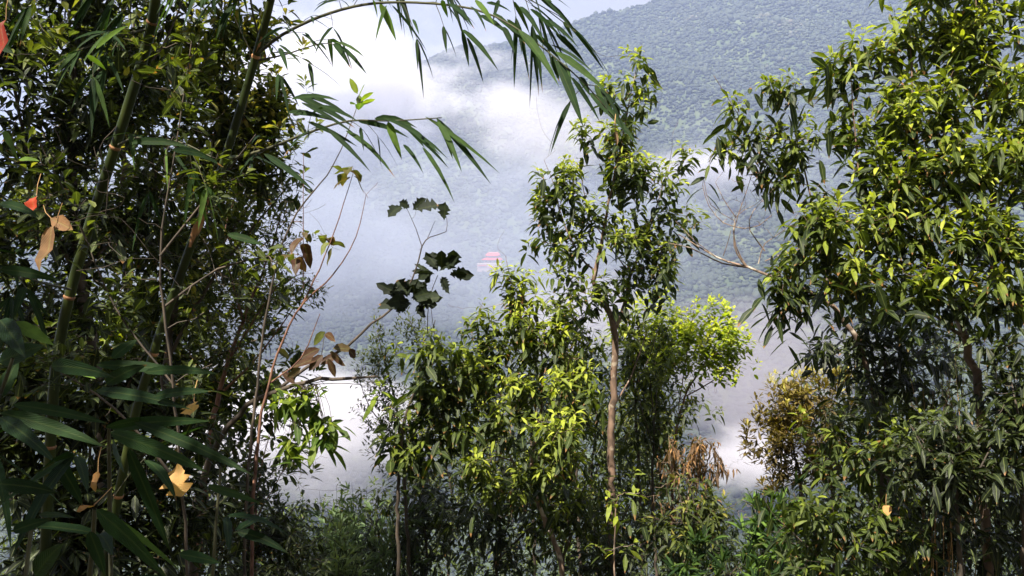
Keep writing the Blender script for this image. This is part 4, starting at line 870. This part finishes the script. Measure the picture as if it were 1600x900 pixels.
ltree('shaded leafy tree low behind the dark bamboo blades',
      [[(110, 1050, 3.2, 20), (120, 820, 3.2, 16), (170, 680, 3.2, 10), (220, 560, 3.2, 5)], [(120, 820, 3.2, 9), (60, 700, 3.2, 7), (20, 600, 3.2, 4)], [(140, 760, 3.2, 8), (240, 700, 3.2, 6), (300, 640, 3.2, 3)]],
      cat_(E(r, 40, 640, 100, 80, 3.2, 90), E(r, 160, 620, 90, 70, 3.2, 80), E(r, 260, 640, 80, 70, 3.3, 80), E(r, 60, 780, 110, 80, 3.1, 90), E(r, 190, 770, 90, 80, 3.2, 80), E(r, 300, 780, 70, 80, 3.3, 60), E(r, 120, 880, 160, 50, 3.1, 110), E(r, 100, 560, 120, 60, 3.2, 60)),
      504, mat='dark', leaf=dict(L=.075, W=.027, tone=(.0, .6), grav=.3), bare=E(r, 160, 700, 160, 120, 3.2, 40))
r = rng(25)
ltree('dark shrub under the bare reddish twigs at the left of the gap',
      [[(380, 1020, 4.4, 16), (385, 880, 4.4, 13), (390, 780, 4.4, 7), (400, 700, 4.4, 3)], [(385, 880, 4.4, 8), (440, 820, 4.4, 4), (470, 780, 4.4, 2)], [(385, 860, 4.4, 7), (340, 780, 4.4, 4), (330, 700, 4.4, 2)]],
      cat_(E(r, 390, 780, 60, 70, 4.4, 80), E(r, 440, 830, 50, 50, 4.4, 60), E(r, 350, 850, 70, 60, 4.4, 70), E(r, 450, 880, 60, 40, 4.4, 50), E(r, 340, 710, 50, 50, 4.4, 50)),
      505, mat='dark', name='shrub', cat='shrub', leaf=dict(L=.06, W=.018, tone=(.0, .6)))
r = rng(26)
plant('bare_shrub', 'leafless thicket of fine reddish twigs beside the misty gap', 'shrub',
      [[(400, 900, 4.8, 9), (400, 800, 4.8, 7), (410, 720, 4.8, 4), (430, 660, 4.8, 2)], [(400, 810, 4.8, 5), (440, 740, 4.8, 3), (470, 690, 4.8, 1.5)], [(400, 790, 4.8, 4), (390, 700, 4.8, 3), (400, 640, 4.8, 1.5)]],
      [], 506, wood='barkred', bare=cat_(E(r, 430, 690, 60, 50, 4.8, 130), E(r, 470, 720, 40, 30, 4.8, 40), E(r, 430, 620, 40, 40, 4.8, 30)), upb=.5, wig=.08)
r = rng(27)
ltree('sunlit green shrub glimpsed low behind the two bamboo culms',
      [[(140, 900, 6.5, 14), (140, 700, 6.5, 11), (140, 600, 6.5, 7), (150, 500, 6.5, 3)], [(140, 640, 6.5, 6), (220, 560, 6.5, 4), (250, 520, 6.5, 2)]],
      cat_(E(r, 140, 500, 110, 50, 6.5, 90), E(r, 220, 560, 90, 50, 6.5, 70), E(r, 60, 560, 90, 60, 6.5, 60), E(r, 330, 620, 80, 50, 6.5, 60), E(r, 420, 600, 40, 40, 6.5, 20)), 507, mat='fresh', name='shrub', cat='shrub', leaf=dict(L=.10, W=.05, tone=(0, .6)))

r = rng(31)
ltree('broadleaf tree set back behind the two bamboo culms closing the left side',
      [[(180, 1000, 6.2, 50), (190, 760, 6.2, 44), (210, 560, 6.2, 34), (190, 360, 6.2, 24), (200, 180, 6.2, 16), (210, 20, 6.2, 9)], [(210, 560, 6.2, 22), (320, 420, 6.2, 16), (400, 300, 6.2, 9), (430, 200, 6.2, 5)], [(190, 400, 6.2, 16), (90, 260, 6.2, 11), (40, 120, 6.2, 6)],
       [(200, 620, 6.2, 18), (330, 560, 6.2, 10), (430, 520, 6.2, 5)], [(200, 640, 6.2, 16), (80, 540, 6.2, 10), (0, 500, 6.2, 6)]],
      cat_(E(r, 220, 100, 200, 120, 6.2, 240), E(r, 120, 330, 190, 140, 6.2, 260), E(r, 340, 300, 110, 110, 6.2, 150), E(r, 300, 450, 150, 90, 6.2, 200), E(r, 120, 560, 180, 90, 6.2, 200), E(r, 350, 590, 110, 70, 6.2, 120), E(r, 200, 720, 240, 90, 6.2, 240)),
      511, leaf=dict(n=12, L=.11, W=.042, tone=(.0, .7)), bare=E(r, 250, 420, 180, 200, 6.2, 60))
def added_shade_tree():  # unseen tree, added to shade the bamboo and the left thicket
    r = rng(32); Y = lambda x, y, z, rad: [x, y, z, rad]
    org = np.array([-3.7, 1.9, float(gz(-3.7, 1.9))]); root = empty('tree', org); tag(root, 'unseen broad crowned tree added beyond the upper left corner to shade the bamboo', 'tree')
    limbs = [smooth_path([Y(-3.7, 1.9, org[2] - .1, .09), Y(-3.75, 1.8, 1.6, .08), Y(-3.7, 1.9, 3.2, .06), Y(-3.6, 2.0, 4.8, .03)]), smooth_path([Y(-3.75, 1.8, 2.4, .04), Y(-3.3, .8, 3.6, .03), Y(-2.8, -.6, 4.3, .015)]), smooth_path([Y(-3.7, 1.9, 3., .04), Y(-3.8, 2.8, 4.1, .03), Y(-3.7, 3.7, 4.8, .015)]), smooth_path([Y(-3.7, 1.9, 3.4, .035), Y(-3.1, 1.9, 4.2, .02), Y(-2.5, 2., 4.6, .01)])]
    tb = Tubes()
    for l in limbs: tb.add(l[:, :3], l[:, 3], 9)
    def el(c, s, n):
        v = norm(r.normal(size=(n, 3))) * (r.random((n, 1)) ** .4); return np.array(c) + v * np.array(s)
    tips = cat_(el((-3.3, 0.2, 4.6), (1.4, 1.5, .7), 330), el((-3.5, 2.6, 4.8), (1.2, 1.5, .7), 300), el((-2.3, -.6, 4.4), (.9, 1.0, .4), 170), el((-3.0, -1.2, 4.2), (1.4, 1.1, .6), 260))
    ax = grow(tb, r, limbs, tips, upb=.3); tb.build('trunk', M['barkdark'], root, org); Lv = Leaves()
    rosettes(Lv, r, tips, ax, 9, .15, .06, spread=(30, 95), span=.16, grav=.2, shape='oval', tone=(.1, .6)); Lv.build('crown', M['broad'], root, org)
added_shade_tree()
r = rng(41)
ltree('twiggy bush with olive leaves growing up in front of the two bamboo culms',
      [[(300, 1080, 2.2, 5), (290, 850, 2.2, 4.5), (270, 600, 2.1, 3.6), (250, 400, 2.1, 2.8), (280, 200, 2.1, 2), (300, 60, 2.1, 1.6)], [(270, 600, 2.1, 2.8), (180, 480, 2.1, 2.2), (120, 340, 2.1, 1.8), (60, 220, 2.1, 1.5)],
       [(250, 400, 2.1, 3.5), (330, 300, 2.1, 2.6), (400, 210, 2.1, 1.5)], [(285, 760, 2.15, 4), (180, 640, 2.1, 3), (60, 560, 2.1, 1.6)], [(256, 480, 2.1, 3.5), (340, 420, 2.1, 2.5), (420, 400, 2.1, 1.4)]],
      cat_(E(r, 130, 340, 60, 50, 2.1, 14), E(r, 60, 230, 50, 50, 2.1, 12), E(r, 300, 110, 60, 60, 2.1, 16), E(r, 350, 280, 60, 50, 2.1, 14), E(r, 200, 460, 60, 40, 2.1, 12), E(r, 90, 560, 70, 40, 2.1, 14), E(r, 400, 400, 50, 30, 2.1, 8), E(r, 230, 60, 60, 50, 2.1, 12), E(r, 60, 90, 70, 60, 2.1, 16)),
      512, leaf=dict(L=.055, W=.021, n=7, shape='obov', tone=(.0, .6)), name='shrub', cat='shrub', bare=E(r, 220, 330, 200, 230, 2.1, 70))
# --- slim saplings and the lobed bough in the gap
r = rng(28)
plant('tree', 'slim sapling with curving bare stems and a few wide reddish leaves over the gap', 'tree',
      [[(395, 900, 3.6, 9), (400, 720, 3.6, 8), (420, 600, 3.6, 6.5), (462, 490, 3.6, 5), (520, 430, 3.6, 3.5), (556, 370, 3.6, 2.5), (572, 305, 3.6, 1.4)],
       [(470, 480, 3.6, 4), (508, 400, 3.6, 3), (530, 340, 3.6, 2.4), (552, 270, 3.6, 1.5)],
       [(420, 600, 3.6, 4), (470, 560, 3.6, 3), (500, 490, 3.6, 1.5)], [(474, 450, 3.6, 3), (474, 350, 3.6, 2.2), (474, 240, 3.6, 1.4)]],
      np.array([P(552, 262, 3.6), P(532, 268, 3.6), P(510, 372, 3.6), P(500, 365, 3.6), P(474, 360, 3.6), P(450, 395, 3.6)]),
      508, wood='barkred', leafmat='red', leaf=dict(n=5, L=.08, W=.042, shape='wide', spread=(60, 110), span=.05, grav=.35, droop=(.2, .6), tone=(.5, .95), wave=.04), upb=.3,
      bare=np.array([P(578, 298, 3.6), P(566, 296, 3.6), P(575, 310, 3.6), P(498, 440, 3.6), P(455, 345, 3.6), P(590, 285, 3.6)]))
def bough_extra(root, org, rr):
    L2 = Leaves(); g0 = lambda lst, Y, t, sd: leaf_px(L2, lst, Y, sd, mat_tone=t, shape='lobed', wpx=22, droop=.15, fold=.4)
    def g(lst, Y, t, sd):
        g0([(a, b, c + (c - a) * .1, d + (d - b) * .1, w_ * 1.25) for a, b, c, d, w_ in lst], Y, t, sd)
        if len(lst) > 6: g0([(a + rr.uniform(-4, 4), b + rr.uniform(-3, 5), c + rr.uniform(-12, 12), d + rr.uniform(-8, 10), w_) for a, b, c, d, w_ in lst], Y, t, sd + 9)
    g([(628, 322, 608, 338, 14), (640, 325, 625, 316, 12), (645, 328, 664, 312, 14), (650, 328, 682, 322, 20), (694, 345, 696, 318, 16)], 4.0, (0, .3), 1)
    g([(684, 420, 668, 398, 16), (690, 420, 690, 394, 18), (700, 422, 712, 396, 18), (686, 424, 714, 402, 12), (704, 428, 738, 430, 16), (678, 428, 646, 424, 8), (676, 430, 650, 414, 6), (672, 424, 654, 436, 10), (690, 432, 698, 450, 12), (684, 418, 676, 396, 16)], 4.0, (0, .5), 2)
    g([(636, 470, 592, 445, 16), (640, 462, 622, 440, 20), (646, 462, 652, 438, 20), (640, 470, 606, 474, 18), (650, 472, 688, 466, 18), (640, 478, 596, 476, 14), (650, 478, 660, 486, 14), (652, 462, 664, 444, 14), (642, 466, 672, 458, 16), (638, 476, 620, 486, 12), (648, 466, 680, 476, 16), (634, 460, 612, 452, 14)], 4.0, (0, .4), 3)
    L2.build('lobed_leaves', M['lobed'], root, org)
    L3 = Leaves()
    leaf_px(L3, [(508, 518, 490, 540, 14, .8), (508, 522, 524, 534, 12, .3), (500, 545, 470, 560, 16, .2), (520, 545, 552, 548, 18, .5), (515, 550, 540, 572, 16, .2), (505, 555, 482, 580, 16, .1), (498, 560, 455, 575, 14, .3), (470, 575, 448, 590, 12, .5), (545, 546, 555, 560, 14, .1), (452, 560, 430, 545, 12, .6), (440, 580, 462, 600, 12, .1), (512, 560, 524, 590, 12, .4), (530, 555, 500, 570, 14, .2)], 3.9, 7, shape='oval', wpx=14, droop=.2)
    L3.build('reddish_leaves', M['red'], root, org)
    L4 = Leaves(); t = cat_(E(rr, 470, 625, 32, 22, 3.9, 12), E(rr, 505, 660, 26, 22, 3.9, 10), E(rr, 480, 680, 40, 20, 3.9, 10), E(rr, 450, 615, 16, 14, 3.9, 4), E(rr, 600, 600, 10, 12, 3.9, 2)); tb = Tubes()
    for q in t:
        a = P(480 + rr.uniform(-20, 20), 600, 3.9); sp = smooth_path([[*a, .002], [*((a + q) / 2 + rr.normal(0, .01, 3)), .0016], [*q, .001]], .05); tb.add(sp[:, :3], sp[:, 3], 4)
    rosettes(L4, rr, t, norm(rr.normal(size=(len(t), 3)) * .5 + [0, 0, .3]), 7, .095, .036, shape='oval', grav=.2, tone=(.0, .35), spread=(30, 100), span=.07)
    tb.build('twigs', M['barkdark'], root, org); L4.build('green_leaves', M['fresh'], root, org)
plant('tree', 'crooked bough with dark lobed leaves rising across the middle of the gap', 'tree',
      [[(300, 900, 4.2, 20), (320, 740, 4.1, 17), (370, 650, 4.0, 14), (420, 618, 3.95, 12), (480, 596, 3.9, 10), (540, 592, 3.9, 8), (590, 588, 3.9, 5)],
       [(420, 618, 3.95, 9), (480, 575, 4, 8), (545, 540, 4, 7), (580, 505, 4, 6), (615, 480, 4, 5), (645, 435, 4, 4), (660, 385, 4, 3.2), (672, 370, 4, 2.4), (697, 362, 4, 1.8), (698, 340, 4, 1.2)],
       [(660, 387, 4, 2.6), (650, 358, 4, 2), (636, 326, 4, 1.3)], [(668, 372, 4, 1.8), (680, 345, 4, 1)], [(668, 520, 4.1, 2.6), (670, 470, 4.1, 2.2), (684, 430, 4.0, 1.6)], [(500, 566, 4, 2), (508, 520, 4, 1.3)]],
      [], 509, wood='barkdark', extra=bough_extra, bare=np.array([P(650, 330, 4), P(646, 340, 4), P(655, 390, 4), P(640, 430, 4), P(540, 560, 4)]))
plant('tree', 'thin green tipped stem with a leaf tuft against the white cloud', 'tree',
      [[(380, 900, 3.4, 8), (430, 420, 3.4, 5), (520, 260, 3.4, 2.6), (555, 175, 3.4, 1.6), (560, 150, 3.4, 1.2)]],
      np.array([P(560, 148, 3.4), P(568, 158, 3.4)]), 510, wood='barkdark', leafmat='fresh', leaf=dict(n=6, L=.085, W=.034, shape='oval', spread=(15, 60), grav=-.1, droop=(0, .2), tone=(0, .4), span=.05), upb=.8)

# --- dead leaves caught in the branches: each its own object
def dead_leaf(label, pts, Y, mat='dead', shape='wide', tone=.8, wpx=30, name='dead_leaf', seed=1, droop=.1, wave=.0):
    x0, y0, x1, y1 = pts; a = P(x0, y0, Y); b = P(x1, y1, Y - .03); v = b - a; L = np.linalg.norm(v); d = norm(v)
    face = norm(np.array([-.35, -1., .45])); nr = norm(face - d * np.dot(face, d)); Lv = Leaves()
    Lv.add(a[None], d[None], nr[None], L, wpx * Y / FPX, 0.0, tone, shape, .38, seed, wave or .06)
    o = Lv.build(name, M[mat], None, a); tb = Tubes()
    s = np.array([a + np.array([0, 0.003, .0]), a - d * .02 + np.array([0, 0, .008]), a - d * .035 + np.array([.004, 0, .02])]); tb.add(s, [.0012, .001, .0008], 4)
    st = tb.build('leaf_stalk', M['straw'], o, a); tag(o, label, 'dead leaf', 'dead leaves caught in the branches'); return o
dead_leaf('large lobed orange dead leaf hanging in front of the dark bamboo blades', (277, 724, 284, 776), 1.5, wpx=46, tone=.95, shape='lobed', seed=4)
dead_leaf('small crumpled yellow dead leaf above the long bamboo blades', (302, 628, 298, 650), 1.6, wpx=26, tone=1.0, shape='lobed', seed=5)
dead_leaf('small pink brown dead leaf resting on a thin twig at the lower left', (145, 790, 120, 800), 1.3, wpx=18, tone=.75)
dead_leaf('long terracotta dead leaf hanging beside the left bamboo culm', (86, 355, 60, 425), 1.7, wpx=28, tone=.45, shape='bamboo')
dead_leaf('scarlet dead leaf high against the left edge', (8, 30, -4, 105), 1.6, mat='scarlet', wpx=30, tone=.2, shape='oval')
dead_leaf('orange red dead leaf above the terracotta one', (56, 305, 48, 335), 1.7, mat='scarlet', wpx=22, tone=1., shape='lobed')
dead_leaf('brown orange leaf behind the green blade near the left culm', (80, 342, 112, 358), 1.75, wpx=26, tone=.5, shape='oval')
dead_leaf('narrow orange dead leaf between dark blades at the lower left', (152, 738, 148, 768), 1.5, wpx=14, tone=.7)
dead_leaf('dull orange dead leaf low in the right thicket', (1385, 790, 1387, 806), 3.6, wpx=13, tone=.85)
dead_leaf('curled rust leaf at the tip of a bamboo blade over the central tree', (962, 205, 965, 228), 1.6, wpx=6, tone=.4)

# --- undergrowth
def undergrowth():
    r = rng(900); N = 5200
    y = 2.2 + 12 * r.random(N) ** .9; x = (r.random(N) * 1.9 - .95) * (y + 1.0)
    z = gz(x, y); t = np.stack([x, y, z + r.uniform(.05, 1.0, N) * np.clip(y / 5, .25, 2.0)], -1)
    ax = norm(r.normal(0, .4, (N, 3)) + [0, 0, 1]); Lv = Leaves()
    h = N // 2
    rosettes(Lv, r, t[:h], ax[:h], 12, .11, .035, spread=(25, 95), span=.2, grav=.2, droop=(.1, .6), tone=(0, .7), tone_tip=r.normal(0, .2, h), seed=1)
    rosettes(Lv, r, t[h:], ax[h:], 9, .20, .020, spread=(20, 90), span=.2, grav=.2, droop=(.2, .8), shape='bamboo', tone=(.1, .7), tone_tip=r.normal(0, .2, N - h), seed=2)
    o = Lv.build('undergrowth', M['under']); tag(o, 'dark tangled undergrowth covering the slope below the shrubs', 'undergrowth', kind='stuff')
undergrowth()
